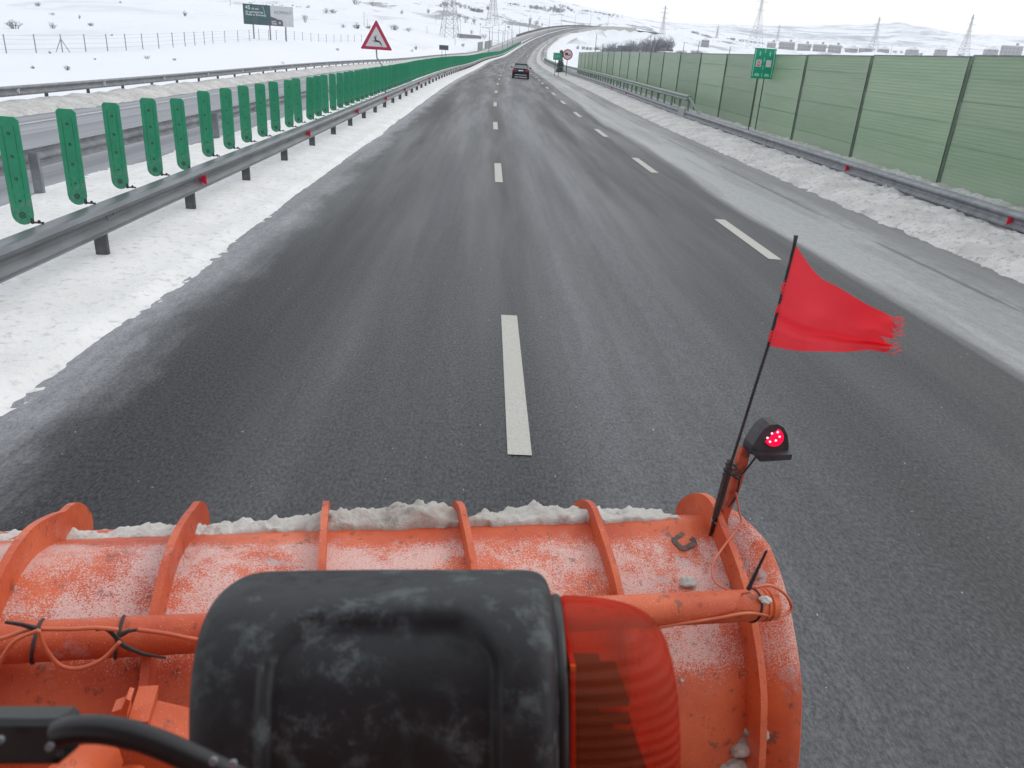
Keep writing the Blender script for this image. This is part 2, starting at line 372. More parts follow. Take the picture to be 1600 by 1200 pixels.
# ------------------------------------------------------------------ ground
Rr = np.concatenate([np.linspace(2, 20, 8), np.geomspace(22, 6700, 215)])
Az = np.concatenate([np.linspace(-PI, -.95, 50, endpoint=False), np.linspace(-.95, .95, 330, endpoint=False), np.linspace(.95, PI, 50, endpoint=False)])
RR, AA = np.meshgrid(Rr, Az, indexing='ij'); GX = RR*np.sin(AA); GY = RR*np.cos(AA)
GZ = ground(GX.ravel(), GY.ravel()).reshape(GX.shape)
nA = len(Az); V = np.stack([GX, GY, GZ], 2).reshape(-1, 3)
i, j = np.meshgrid(np.arange(len(Rr)-1), np.arange(nA), indexing='ij'); i = i.ravel(); j = j.ravel(); j2 = (j+1) % nA
Fc = np.stack([i*nA+j, (i+1)*nA+j, (i+1)*nA+j2, i*nA+j2], 1).tolist()
V = np.concatenate([V, [[0, 0, -.45]]]); Fc += [(len(V)-1, a, (a+1) % nA) for a in range(nA)]
tag(mesh('snow_ground', V, Fc, LAND, smooth=True), kind='structure')

SN = np.unique(np.concatenate([np.arange(-14, 60, 1.), np.arange(60, 300, 3.), np.arange(300, 892, 6.)]))
tag(sweep('motorway_road', [(-4.2, -.02), (-2, 0), (0, 0), (2, 0), (4, 0), (6, 0), (8, -.0), (10, -.02)], SN, ASPH), kind='structure')
tag(sweep('opposite_road', [(-15.6, 0), (-12, 0), (-9, 0), (-7.6, -.02)], SN, ASPH2), kind='structure')
# painted markings
mk = MB()
def dash(s0, ln, o, w, dz=.006):
    ss = np.linspace(s0, s0+ln, max(2, int(ln/4)+2))
    for a, b in zip(ss[:-1], ss[1:]):
        P = [at(a, o-w/2, dz)[0], at(a, o+w/2, dz)[0], at(b, o+w/2, dz)[0], at(b, o-w/2, dz)[0]]; mk.add(P, [(0, 1, 2, 3)])
for k in range(-1, 60): dash(4.78+12.6*k, 3.17, 0, .17)
for k in range(-1, 12): dash(11.33+9.22*k, 3.07, 4.08, .20)
for k in range(12, 80): dash(11.33+9.22*k, 3.07, 4.08, .16)
tag(mk.build('lane_markings', PAINT), kind='structure')
mk = MB(); dash(-10, 895, -13.1, .16); 
tag(mk.build('opposite_edge_line', grained('worn_line_paint', (.55, .56, .58), (.35, .36, .38), 6, .6)), kind='structure')

# snow on the median (its edge melts irregularly on to the asphalt)
def med(o, s):
    h = sm((-3.70-o)/.25)*.06*sm((o+7.75)/.5)
    near = np.clip(1.2-s/60, .35, 1)
    h = h-.06*sm((o+3.62)/.12)
    return h-.018+fbm(o*1.3, s*.5, 5)*.03*sm((-3.2-o)/.8)+fbm(o*13, s*9, 8)*.011*near+.045*sm((-4.2-o)/.3)*sm((o+7.2)/.5)
s_near = np.arange(3, 32, .08); s_mid = np.arange(31.9, 90, .5); s_far = np.arange(89, 892, 4.)
op = lambda a, b, d: [(x, 0) for x in np.arange(a, b+d/2, d)]
mo = [np.concatenate([np.linspace(-7.9, -4.2, 38), np.linspace(-4.12, -3.2, 22)]), np.linspace(-7.9, -3.2, 30), np.linspace(-7.9, -3.3, 12)]
pm = []
md = empty('median_snow_strip'); tag(md, kind='stuff'); md['label'] = 'trampled white snow strip under the median guardrails'; md['category'] = 'snow'
for o_, s_ in zip(mo, (s_near, s_mid, s_far)): sweep('snow_sheet', [(x, 0) for x in o_], s_, VERGE, md, smooth=True, zf=med)
# ploughed bank on the right
def bank(o, s):
    base_ = np.interp(o, [4.6, 6.4, 7.3, 7.75, 8.2, 9.0, 10.4, 11.2], [-.10, -.10, -.09, .10, .19, .25, .31, .28])
    n = sm((o-6.2)/1.8)
    near = np.clip(1.25-s/70, .3, 1)
    lum = .04+np.abs(fbm(o*2.4, s*1.8, 21))*.20+fbm(o*8, s*6, 31)*.16*near
    return base_+n*(lum-.05)+(1-n)*fbm(o*3, s*1.2, 22)*.04-.005
bk = empty('snow_bank'); tag(bk, 'lumpy dirty snow bank ploughed against the right guardrail', 'snow bank', kind='stuff')
bo = [np.arange(5.0, 11.35, .075), np.arange(5.0, 11.35, .2), np.arange(5.0, 11.4, .5)]
for o_, s_ in zip(bo, (np.arange(4, 34, .075), np.arange(33.9, 90, .4), np.arange(89, 640, 3.))):
    sweep('snow_sheet', [(x, 0) for x in o_], s_, BERM, bk, smooth=True, zf=bank)
def obank(o, s):
    return np.interp(o, [-19, -16.5, -15.4, -14.8, -14.2, -13.9], [-.75, -.1, .26, .26, .05, -.08])+fbm(o*2.2, s*1.6, 41)*.2*sm((o+16.5)/1.0)+fbm(o*6, s*4, 42)*.06*sm((o+16.5)/1.0)
ob = empty('opposite_snow_bank'); tag(ob, 'beige ploughed snow bank along the far side of the opposite carriageway', 'snow bank', kind='stuff')
for o_, s_ in zip((np.arange(-19, -13.6, .18), np.arange(-19, -13.6, .45)), (np.arange(12, 75, .25), np.arange(74.5, 892, 3.))):
    sweep('snow_sheet', [(x, 0) for x in o_], s_, BERM, ob, smooth=True, zf=obank)
tag(sweep('verge_snow', [(11.2, .27), (12, .2), (14, -.1), (18, -.8)], np.arange(-10, 640, 4.), SNOW, smooth=True), kind='structure')

# ------------------------------------------------------------------ guardrails
def wprof(o, z0, side, cap=0.0):
    """W-beam section; side = +1 faces right, -1 faces left"""
    f = [(0, .31), (.03, .305), (.078, .265), (.078, .235), (.012, .175), (.012, .135), (.078, .075), (.078, .045), (.03, .005), (0, 0)]
    b = [(x-.006, z) for x, z in f[::-1]]
    if cap: b = b[:-1]+[(-.004, .30), (-cap, .302), (-cap, .318)]
    return [(o+side*x, z0+z) for x, z in f+b]
def u_post(name, h, w=.12, d=.06, t=.008, below=.5):
    m = MB(); m.box((0, d/2, (h-below)/2), (w, t, h+below)); m.box((-w/2+t/2, 0, (h-below)/2), (t, d, h+below)); m.box((w/2-t/2, 0, (h-below)/2), (t, d, h+below))
    m.box((0, -d/2, (h-below)/2), (w*.98, t, h+below)); return m
def guardrail(name, off, z0, side, ss, label, postoff, spacing, s0, s1, posth, pmat, bmat, cap=0, refl=None, reflmat=None, rs=None, nposts=100, pw=.14):
    e = empty(name, (0, 0, 0), 0, label, 'guardrail')
    b = sweep('beam', wprof(off, z0, side, cap), ss, bmat, e, closed=True)
    # splice bolts
    b0_ = None
    for s in np.arange(s0, min(s0+30, s1), spacing):
        for ds, z in ((-.09, .20), (.09, .20), (-.09, .09), (.09, .09), (0, .155)):
            p, th = at(s+ds, off+side*(.016 if z == .155 else .05), z0+z)
            if b0_ is None: m = MB(); m.tube([(-.008, 0, 0), (.008, 0, 0)], .012, 6); b0_ = m.build('bolt', STEELD, e); o = b0_
            else: o = dup(b0_, e)
            o.location = p
    pp = None; st = np.arange(s0, s1, spacing)
    for k, s in enumerate(st[:nposts]):
        p, th = at(s, postoff, 0)
        if pp is None: pp = u_post('post', posth, pw).build('post', pmat, e); o = pp
        else: o = dup(pp, e)
        o.location = p; o.rotation_euler = (0, 0, -th)
    if len(st) > nposts:
        m = MB()
        for s in st[nposts:]:
            p, th = at(s, postoff, posth/2-.2); m.box(p, (pw, .06, posth+.4))
        q = m.build('posts', pmat, e); q['kind'] = 'stuff'
    if rs is not None:
        r0 = None
        for s in rs:
            p, th = at(s, off+side*.02, z0+.155)
            if r0 is None:
                m = MB(); m.prism([(-.02*side, -.010), (.095*side, -.085), (.095*side, .085), (-.02*side, .010)], (0, 0, 0), (1, 0, 0), (0, 0, 1), (0, 1, 0), .012)
                m.box((.03*side, .03, 0), (.05, .05, .05)); r0 = m.build('reflector', reflmat, e); o = r0
            else: o = dup(r0, e)
            o.location = p; o.rotation_euler = (0, 0, -th)
    return e
SG = np.unique(np.concatenate([np.arange(2, 100, 2.), np.arange(100, 892, 5.)]))
gl = guardrail('median_guardrail', -4.74, .355, 1, SG, 'grey steel guardrail beside our lane with red reflectors and green boards above it', -4.84, 2.98, 6.3, 500, .62, STEELB, STEEL, cap=.13, reflmat=RED, rs=[12.44+7.6*k for k in range(26)])
guardrail('median_guardrail', -7.82, .36, -1, SG, 'grey steel guardrail on the far side of the median facing the opposite lanes', -7.70, 4.55, 8.8, 480, .64, STEELD, STEELD, pw=.15)
guardrail('outer_guardrail', -15.45, .38, 1, SG, 'grey steel guardrail beyond the opposite lanes in front of the snowfield', -15.56, 3.0, 14, 400, .6, STEELB, STEELD, reflmat=WHITE, rs=[27+6.0*k for k in range(24)], pw=.10)
gr = guardrail('side_guardrail', 9.17, .245, -1, np.unique(np.concatenate([np.arange(2, 100, 2.), np.arange(100, 600, 5.)])), 'low grey guardrail above the dirty snow bank in front of the green noise barrier', 9.27, 3.0, 6.2, 400, .5, STEELB, STEELD, cap=.13, reflmat=RED, rs=[13.7, 20.6, 58, 66], pw=.10)
# raised second rail (bridge parapet) with its slanted end
up = empty('parapet_rail', (0, 0, 0), 0, 'raised green grey second rail on posts behind the right guardrail with slanted end brace', 'railing')
SU = np.arange(40.5, 330, 3.)
GRN = grained('green_grey_rail', (.25, .30, .28), (.18, .22, .20), 3, .5, .3)
pr = [(9.45, .95), (9.40, .99), (9.40, 1.03), (9.45, 1.08), (9.40, 1.13), (9.40, 1.17), (9.46, 1.21), (9.60, 1.21), (9.60, .95)]
sweep('rail', pr, SU, GRN, up, closed=True)
pp = None
for k, s in enumerate(np.arange(40.6, 240, 2.0)):
    p, th = at(s, 9.55, .1)
    if pp is None:
        m = MB(); m.box((0, 0, .5), (.10, .07, 1.05)); pp = m.build('post', GRN, up); o = pp
    else: o = dup(pp, up)
    o.location = p; o.rotation_euler = (0, 0, -th)
m = MB(); a, _ = at(40.5, 9.50, 1.12); b, _ = at(38.0, 9.75, .22); m.tube([a, b], .05, 6); m.build('end_brace', GRN, up)
m = MB(); c, _ = at(40.0, 9.12, .42); m.box(c, (.1, 1.25, .5), bev=.02); m.build('joint_plate', grained('pale_plate', (.33, .35, .34), (.27, .29, .28), 4, .5, .2), up)

# ------------------------------------------------------------------ anti-glare boards on the median rail
def board_parts():
    w = .105; h0, h1 = .655, 1.72
    out_ = []
    for k in range(9):
        a = PI+PI*k/8; out_.append((w*math.cos(a), h0+w+w*math.sin(a)*1.0))
    out_ += [(w, h1-.03), (w-.03, h1), (-w+.03, h1), (-w, h1-.03)]
    p = MB(); p.prism(out_, (0, 0, 0), (1, 0, 0), (0, 0, 1), (0, 1, 0), .022)
    p.box((-.055, -.012, 1.32), (.008, .008, .62)); p.box((.055, -.012, 1.32), (.008, .008, .62))
    p.box((-.05, -.012, .92), (.008, .006, .10)); p.box((.05, -.012, .92), (.008, .006, .10))
    return p
def bolts_mb():
    h = MB()
    for z, r in ((.755, .034), (.90, .013), (1.12, .016), (1.34, .016), (1.56, .016)):
        h.tube([(0, -.012, z), (0, -.018, z)], r, 10)
    return h
def bracket_mb():
    h = MB(); h.box((.13, .0, .685), (.12, .035, .014)); h.box((.085, .0, .70), (.02, .03, .06)); h.tube([(.15, 0, .69), (.15, 0, .71)], .014, 6); return h
s0b, sp = 8.16, 1.152
ordn = ['first', 'second', 'third', 'fourth', 'fifth', 'sixth', 'seventh', 'eighth', 'ninth', 'tenth', 'eleventh', 'twelfth', 'thirteenth', 'fourteenth', 'fifteenth', 'sixteenth', 'seventeenth', 'eighteenth', 'nineteenth', 'twentieth', 'twenty-first', 'twenty-second', 'twenty-third', 'twenty-fourth', 'twenty-fifth', 'twenty-sixth', 'twenty-seventh', 'twenty-eighth', 'twenty-ninth', 'thirtieth']
bd = board_parts(); gpb = 'green anti-glare boards on the median guardrail'
proto = None; farproto = None
for k in range(300):
    s = s0b+sp*k; p, th = at(s, -5.06, 0)
    rz = -th+random.uniform(-.05, .05)
    if k == 4: p = p-np.array([0, 0, .06])
    if k < 16: lab = ('nearest green anti-glare board, cut by the left edge of the photo' if k == 0 else '%s green anti-glare board from the left edge of the photo, rounded at the bottom' % ordn[k])
    elif k < 30: lab = '%s green anti-glare board from the left, where the row closes into a band' % ordn[k]
    else: lab = 'distant green anti-glare board in the solid green band curving away'
    if k < 36:
        if proto is None:
            e = empty('glare_board', p, rz); proto = e
            bh = bolts_mb(); bd2 = board_parts(); bd2.add(bh.V, bh.F, 1); kids[e.name] = [bd2.build('panel', [GREEN, GREEND], e), bracket_mb().build('bracket', BLACK, e)]
        else: e = dup_tree(proto); e.location = p; e.rotation_euler = (0, 0, rz)
    else:
        if farproto is None:
            m = MB(); m.prism([(-.105, .75), (-.06, .66), (.06, .66), (.105, .75), (.105, 1.72), (-.105, 1.72)], (0, 0, 0), (1, 0, 0), (0, 0, 1), (0, 1, 0), .022)
            farproto = m.build('glare_board', GREEN); e = farproto
        else: e = dup(farproto)
        e.location = p; e.rotation_euler = (0, 0, rz)
    e.rotation_euler = (random.gauss(0, .012), random.gauss(0, .014), rz+random.gauss(0, .05)); tag(e, lab, 'glare board', gpb)
m = MB()
for k in range(300, 405):
    p, th = at(s0b+sp*k, -5.06, 1.19); m.box(p, (.21, .022, 1.06), [(math.cos(th), -math.sin(th), 0), (math.sin(th), math.cos(th), 0), (0, 0, 1)])
tag(m.build('glare_board_row', GREEN), 'farthest stretch of the green board row fading into the bend', 'glare board', kind='stuff')

# ------------------------------------------------------------------ noise barrier on the right
nb = empty('noise_barrier', (0, 0, 0), 0, 'tall pale green corrugated noise barrier with grey posts behind the right guardrail', 'noise barrier')
BS = [9.2+5.17*k for k in range(23)]; BO = 11.05
for k, s in enumerate(BS):
    p, th = at(s, BO-.03, 0); top = 3.25-.0010*s
    m = MB(); t = .012
    m.box((0, -.07, 1.45), (.09, t, 3.6)); m.box((0, .07, 1.45), (.09, t, 3.6)); m.box((0, 0, 1.45), (t, .14, 3.6))
    o = m.build('post', POSTG, nb); o.location = (p[0], p[1], p[2]+top-3.26); o.rotation_euler = (0, 0, -th)
for k in range(len(BS)-1):
    a, _ = at(BS[k]+.05, BO, 0); b, _ = at(BS[k+1]-.05, BO, 0); L_ = np.linalg.norm((b-a)[:2]); top = 3.21-.0010*BS[k]
    ang = math.atan2(b[1]-a[1], b[0]-a[0])-PI/2
    m = MB()
    for r in range(7):
        z0 = -.3+.5*r+random.uniform(-.004, .004); z1 = min(z0+.495, top)
        m.box((random.uniform(-.004, .004), L_/2, (z0+z1)/2), (.09, L_-.02, z1-z0))
    m.box((.03, L_/2, (top-.35)/2), (.012, L_-.04, top+.3))
    o = m.build('panel', BAR[(k*7+k//3) % 3], nb); o.location = a; o.rotation_euler = (0, 0, ang)
    m = MB(); m.box((0, L_/2, top+.018), (.11, L_, .03)); o = m.build('top_cap', STEELD, nb); o.location = a; o.rotation_euler = (0, 0, ang)

# ------------------------------------------------------------------ text helper
def text_mesh(txt, size, mt, parent, loc, rot, ext=.004, align='CENTER'):
    cu = bpy.data.curves.new('lettering', 'FONT'); cu.body = txt; cu.size = size; cu.extrude = ext; cu.align_x = align; cu.align_y = 'CENTER'
    to = bpy.data.objects.new('lettering_tmp', cu); col.objects.link(to)
    me = bpy.data.meshes.new_from_object(to.evaluated_get(bpy.context.evaluated_depsgraph_get())); bpy.data.objects.remove(to)
    me.materials.clear(); me.materials.append(mt)
    o = bpy.data.objects.new('lettering', me); col.objects.link(o); o.parent = parent; o.location = loc; o.rotation_euler = rot; return o

# ------------------------------------------------------------------ road signs
# deer warning triangle in the median
sp_ = rng_pt(588, 62, 40.2); e = empty('warning_sign', (sp_[0], sp_[1], 0), .02, 'red bordered triangular deer warning sign on a bent pole above the green boards', 'road sign')
zc = sp_[2]; a_ = .74
def tri(rad, rc=.0):
    return [(rad*math.cos(PI/2+k*2*PI/3), rad*math.sin(PI/2+k*2*PI/3)) for k in range(3)]
def rtri(rad, c):
    pts = []; T = tri(rad)
    for k in range(3):
        p = np.array(T[k]); q = np.array(T[k-1]); r_ = np.array(T[(k+1) % 3])
        pts += [tuple(p+(q-p)/np.linalg.norm(q-p)*c), tuple(p+(r_-p)/np.linalg.norm(r_-p)*c)]
    return pts
m = MB(); m.prism(rtri(.86, .05), (0, 0, zc), (1, 0, 0), (0, 0, 1), (0, 1, 0), .02); m.build('border', SIGNRED, e)
m = MB(); m.prism(rtri(.58, .02), (0, -.013, zc-.01), (1, 0, 0), (0, 0, 1), (0, 1, 0), .006); m.build('face', SIGNWHITE, e)
deer = [(-.02, .20), (.01, .13), (.0, .21), (.03, .14), (.015, .10), (.02, .02), (.12, -.05), (.17, -.07), (.22, -.12), (.27, -.20), (.34, -.31), (.30, -.29), (.22, -.2), (.24, -.28), (.20, -.24), (.15, -.13),
        (.02, -.10), (-.04, -.07), (-.12, -.09), (-.19, -.05), (-.16, -.085), (-.07, -.05), (-.1, -.04), (-.19, -.03), (-.09, -.01), (-.05, .02), (-.05, .09), (-.12, .08), (-.10, .115), (-.05, .135)]
m = MB(); o_ = .0
# silhouette as small convex pieces: body, neck, head, antlers, legs
def poly(pts, y=-.020): m.prism(pts, (0, y, zc+.0), (1, 0, 0), (0, 0, 1), (0, 1, 0), .004)
poly([(-.07, -.02), (-.04, -.075), (.03, -.095), (.15, -.11), (.17, -.06), (.10, -.035), (.0, -.01)])
poly([(-.075, -.02), (-.0, -.01), (-.01, .05), (-.03, .10), (-.065, .10)], -.0215)
poly([(-.13, .085), (-.10, .115), (-.03, .125), (-.025, .085), (-.07, .07)], -.023)
poly([(-.05, .12), (-.015, .20), (.0, .195), (-.03, .12)], -.0245); poly([(-.02, .12), (.03, .16), (.035, .15), (-.01, .11)], -.0255)
poly([(-.06, -.05), (-.17, -.03), (-.18, -.045), (-.05, -.075)], -.0245); poly([(-.03, -.08), (-.13, -.10), (-.14, -.115), (-.0, -.1)], -.0235)
poly([(.13, -.10), (.17, -.06), (.23, -.14), (.215, -.17)], -.0215); poly([(.21, -.14), (.23, -.14), (.29, -.29), (.27, -.29)], -.0235); poly([(.16, -.12), (.19, -.13), (.235, -.245), (.22, -.25)], -.026)
m.build('deer_symbol', INK, e)
m = MB(); m.tube([(0, .03, zc+.3), (.0, .03, zc-.5), (.02, .03, zc-.78), (.36, .12, zc-1.25), (.42, .14, -.1)], .035, 8); m.build('pole', STEELD, e)

# green lane sign on two posts
A_ = at(33.4, 10.3, 0)[0]; th_ = float(path(33.4)[3])
e = empty('lane_sign', A_, -.02, 'green rectangular lane use sign on two thin posts in front of the noise barrier', 'road sign')
pc = rng_pt(1193, 99.5, math.hypot(A_[0], A_[1])); zc = pc[2]; e.location = (pc[0], pc[1], 0)
W_, H_ = .86, 1.12
m = MB(); m.box((0, 0, zc), (W_, .02, H_), bev=.004); m.build('plate', SIGNGREEN, e)
LIGHTG = mat('pale_green_mark', (.25, .62, .48), .4)
m = MB(); y_ = -.014
for x in (-.38, .38): m.box((x, y_, zc), (.035, .006, H_*.9))
for z in (.47, .14, -.14, -.42): m.box((0, y_, zc+z), (.03, .006, .16))
for x in (-.2, .2):
    m.prism([(-.02, -.12), (.02, -.12), (.03, .0), (0, .07), (-.03, .0)], (x, y_, zc+.40), (1, 0, 0), (0, 0, 1), (0, 1, 0), .006)
    m.prism([(-.10, -.05), (.10, -.05), (.10, .0), (.06, .055), (-.06, .055), (-.10, 0)], (x, y_, zc-.42), (1, 0, 0), (0, 0, 1), (0, 1, 0), .006)
m.build('lane_symbols', LIGHTG, e)
m = MB(); m.box((-.2, y_, zc+.01), (.21, .006, .26)); m.box((.2, y_, zc+.01), (.21, .006, .26)); m.build('panels', SIGNWHITE, e)
m = MB()
for s_ in (-1, 1): m.box((-.2, y_-.005, zc+.04), (.24, .004, .022), [(math.cos(.8*s_), 0, math.sin(.8*s_)), (0, 1, 0), (-math.sin(.8*s_), 0, math.cos(.8*s_))])
m.prism([(-.06, -.1), (.06, -.1), (.04, -.05), (-.04, -.05)], (-.2, y_-.004, zc+.01), (1, 0, 0), (0, 0, 1), (0, 1, 0), .003)
m.build('red_cross', SIGNRED, e)
for x in (-.14, .14):
    m = MB(); m.tube([(x, .04, zc+.4), (x, .04, 0.0)], .024, 8); m.build('post', STEELB, e)
# round no-overtaking sign, green route sign and small white sign far along the right side
def disc(m, r, y, z, x=0, th=.012, n=28): m.tube([(x, y-th/2, z), (x, y+th/2, z)], r, n)
rS = 106.
c = rng_pt(887, 85.3, rS); gzr = at(rS, 10)[0][2]
e = empty('round_sign', (c[0], c[1], gzr), -.05, 'round red ringed no overtaking sign beside the end of the noise barrier', 'road sign'); z_ = c[2]-gzr
m = MB(); disc(m, .63, 0, z_); m.build('ring', SIGNRED, e); m = MB(); disc(m, .50, -.012, z_); m.build('face', grained('pinkish_white', (.66, .56, .58), (.6, .5, .53), 2, .4), e)
m = MB(); m.box((-.16, -.022, z_+.08), (.34, .006, .26)); m.box((.02, -.022, z_+.0), (.1, .006, .14)); m.box((.22, -.022, z_-.06), (.22, .006, .1)); m.box((.22, -.022, z_+.0), (.14, .006, .06))
disc(m, .05, -.026, z_-.08, -.24, .004, 10); disc(m, .05, -.026, z_-.08, -.06, .004, 10); m.build('vehicle_symbols', INK, e)
m = MB(); m.tube([(0, .05, z_), (0, .05, -.3)], .04, 8); m.tube([(-.35, .06, z_+.05), (-.9, .06, z_+.02)], .03, 6); m.build('post', STEELB, e)
c = rng_pt(871, 88.2, rS+1); e = empty('route_sign', (c[0], c[1], gzr), -.05, 'small green route number sign left of the round sign', 'road sign'); z_ = c[2]-gzr
m = MB(); m.box((0, 0, z_), (1.05, .02, .85), bev=.004); m.build('plate', SIGNGREEN, e)
m = MB()
for s_ in (-1, 1): m.box((0, -.013, z_+.38*s_), (.98, .004, .03)); m.box((.475*s_, -.013, z_), (.03, .004, .73))
m.build('edge_line', LIGHTG, e); text_mesh('E81', .52, LIGHTG, e, (0, -.016, z_-.01), (PI/2, 0, 0))
m = MB(); m.tube([(-.2, .05, z_), (-.2, .05, -.4)], .035, 6); m.tube([(.3, .05, z_), (.3, .05, -.4)], .035, 6); m.build('post', STEELB, e)
c = rng_pt(852.5, 85.5, 190); p0 = at(190, 9.9)[0]; e = empty('marker_sign', (c[0], c[1], p0[2]), 0, 'small white upright marker sign at the narrow bend of the right guardrail', 'road sign')
m = MB(); z_ = c[2]-p0[2]; m.box((0, 0, z_), (.62, .03, 1.25), bev=.005); m.build('plate', mat('pale_plate_white', (.6, .6, .6), .5), e)
m = MB(); m.box((.02, -.02, z_+.3), (.12, .006, .25)); m.box((0, -.02, z_-.2), (.2, .006, .12)); m.build('dark_marks', SIGNGREY, e); m = MB(); m.tube([(0, .05, z_), (0, .05, -.4)], .04, 6); m.build('post', STEELB, e)
# dark sign seen from behind, left of the opposite road
c = rng_pt(693.5, 74.3, 120); e = empty('traffic_sign', (c[0], c[1], gz(c[0], c[1])), .1, 'dark grey back of a small rectangular sign beyond the opposite lanes below the pylon', 'road sign')
z_ = c[2]-e.location[2]
m = MB(); m.box((0, 0, z_), (1.3, .03, .62), bev=.006); m.build('plate', SIGNGREY, e)
m = MB(); m.tube([(-.25, .05, z_), (-.25, .05, -.5)], .03, 6); m.tube([(.25, .05, z_), (.25, .05, -.5)], .03, 6); m.build('post', STEELB, e)

# ------------------------------------------------------------------ billboard
c = rng_pt(419.5, 24.2, 160); gb = gz(c[0], c[1]); e = empty('billboard', (c[0], c[1], gb), .33, 'wide roadside billboard half dark green half white on three thin legs in the snowfield', 'billboard')
z_ = c[2]-gb; BW, BH = 8.6, 3.3
m = MB(); m.box((0, 0, z_), (BW, .15, BH)); m.build('panel', grained('dull_white', (.55, .56, .58), (.5, .51, .53), 1, .6), e)
m = MB(); m.box((-BW/2+BW*.27, -.085, z_), (BW*.54, .02, BH)); m.build('green_poster', grained('slate_green', (.035, .085, .095), (.06, .11, .115), .8, .6), e)
m = MB()
car_ = [(0, 0), (2.1, 0), (2.1, .7), (1.9, 1.0), (1.2, 1.05), (.75, 1.25), (0, 1.45)]
m.prism(car_, (BW*.04, -.086, z_-BH/2+.05), (1, 0, 0), (0, 0, 1), (0, 1, 0), .02); m.build('car_picture', mat('picture_grey', (.10, .10, .115), .6), e)
m = MB(); m.prism([(.1, .75), (.8, .8), (1.0, .6), (.15, .5)], (BW*.04, -.10, z_-BH/2+.05), (1, 0, 0), (0, 0, 1), (0, 1, 0), .01); m.box((BW*.04+.6, -.105, z_-BH/2+.35), (.9, .012, .25)); m.box((BW*.04+1.55, -.105, z_-BH/2+.55), (.35, .012, .4)); m.build('car_highlights', mat('picture_light', (.4, .39, .4), .6), e)
m = MB(); pts = [(-.95+.35*math.sin(t*1.6), -.1, z_+BH/2-.2-t*1.8) for t in np.linspace(0, 1, 8)]; m.tube(pts, .06, 5); m.build('curved_stripe', mat('pale_teal', (.25, .42, .46), .5), e)
LET = mat('lettering_white', (.75, .78, .78), .5)
text_mesh('45', .85, LET, e, (-3.9, -.10, z_+1.05), (PI/2, 0, 0), align='LEFT'); text_mesh('de ani', .5, LET, e, (-2.85, -.10, z_+.93), (PI/2, 0, 0), align='LEFT')
text_mesh('de parteneriat', .52, LET, e, (-3.9, -.10, z_+.40), (PI/2, 0, 0), align='LEFT'); text_mesh('Made in Romania', .5, LET, e, (-3.9, -.10, z_-.05), (PI/2, 0, 0), align='LEFT')
text_mesh('HOPMAT', .75, mat('lettering_grey', (.22, .22, .24), .5), e, (2.5, -.10, z_+.55), (PI/2, 0, 0))
for x in (-2.7, .15, 2.9):
    m = MB(); m.tube([(x, .1, z_-BH/2+.3), (x, .1, -2.5)], .13, 8); m.build('leg', STEELD, e)

# ------------------------------------------------------------------ vegetation
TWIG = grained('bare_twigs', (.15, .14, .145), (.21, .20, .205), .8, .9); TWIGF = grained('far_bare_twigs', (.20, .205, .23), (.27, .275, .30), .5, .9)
def twig_mesh(seed, n=110, up=.6, wid=.6, thick=.012):
    rr = random.Random(seed); V = []; Fc = []
    def seg(a, b, w0, w1):
        a = np.array(a); b = np.array(b); d = b-a; s1 = np.cross(d, (rr.uniform(-1, 1), rr.uniform(-1, 1), rr.uniform(-1, 1))); s1 /= np.linalg.norm(s1)+1e-9
        s2 = np.cross(d, s1); s2 /= np.linalg.norm(s2)+1e-9; i0 = len(V)
        for w, p in ((w0, a), (w1, b)):
            for k in range(3):
                an = k*2*PI/3; V.append(p+(s1*math.cos(an)+s2*math.sin(an))*w)
        Fc.extend([(i0+k, i0+(k+1) % 3, i0+3+(k+1) % 3, i0+3+k) for k in range(3)])
    stems = max(6, n//9)
    for q in range(stems):
        an = rr.uniform(0, 2*PI); sp2 = rr.random()**.6
        base_ = np.array([math.cos(an)*wid*.25*sp2, math.sin(an)*wid*.25*sp2, -.05]); tip = np.array([math.cos(an)*wid*sp2*rr.uniform(.6, 1), math.sin(an)*wid*sp2*rr.uniform(.6, 1), (1-.5*sp2)*rr.uniform(.7, 1.05)])
        midp = base_*.5+tip*.5+np.array([rr.uniform(-.08, .08), rr.uniform(-.08, .08), .08])
        seg(base_, midp, thick, thick*.7); seg(midp, tip, thick*.7, thick*.35)
        for k in range(8):
            t = rr.uniform(.25, .95); p = (base_*(1-t*2)+midp*t*2) if t < .5 else (midp*(2-2*t)+tip*(2*t-1))
            d = np.array([rr.uniform(-1, 1), rr.uniform(-1, 1), rr.uniform(.2, 1.2)]); d = d/np.linalg.norm(d)*rr.uniform(.12, .32)
            seg(p, p+d, thick*.45, thick*.25)
    return V, Fc
TWM = []
for q in range(5):
    V, Fc = twig_mesh(q, thick=.013+.003*q); o = mesh('bare_bush', V, Fc, TWIG); TWM.append(o.data); bpy.data.objects.remove(o)
def bush_at(px, py, wpx, hfac, label, grp, r=None, name='bare_bush', cat='bush'):
    if r is None: P, r = hit(px, py)
    else: P = place(px, py, r)
    if P is None: return None
    w = wpx*r/F; o = bpy.data.objects.new(name, random.choice(TWM)); col.objects.link(o)
    o.location = P-np.array([0, 0, .05*w]); o.scale = (w/1.1, w/1.1, w*hfac); o.rotation_euler = (0, 0, random.uniform(0, 6)); tag(o, label, cat, grp); return o
G1 = 'leafless bushes on the snowy hillside'
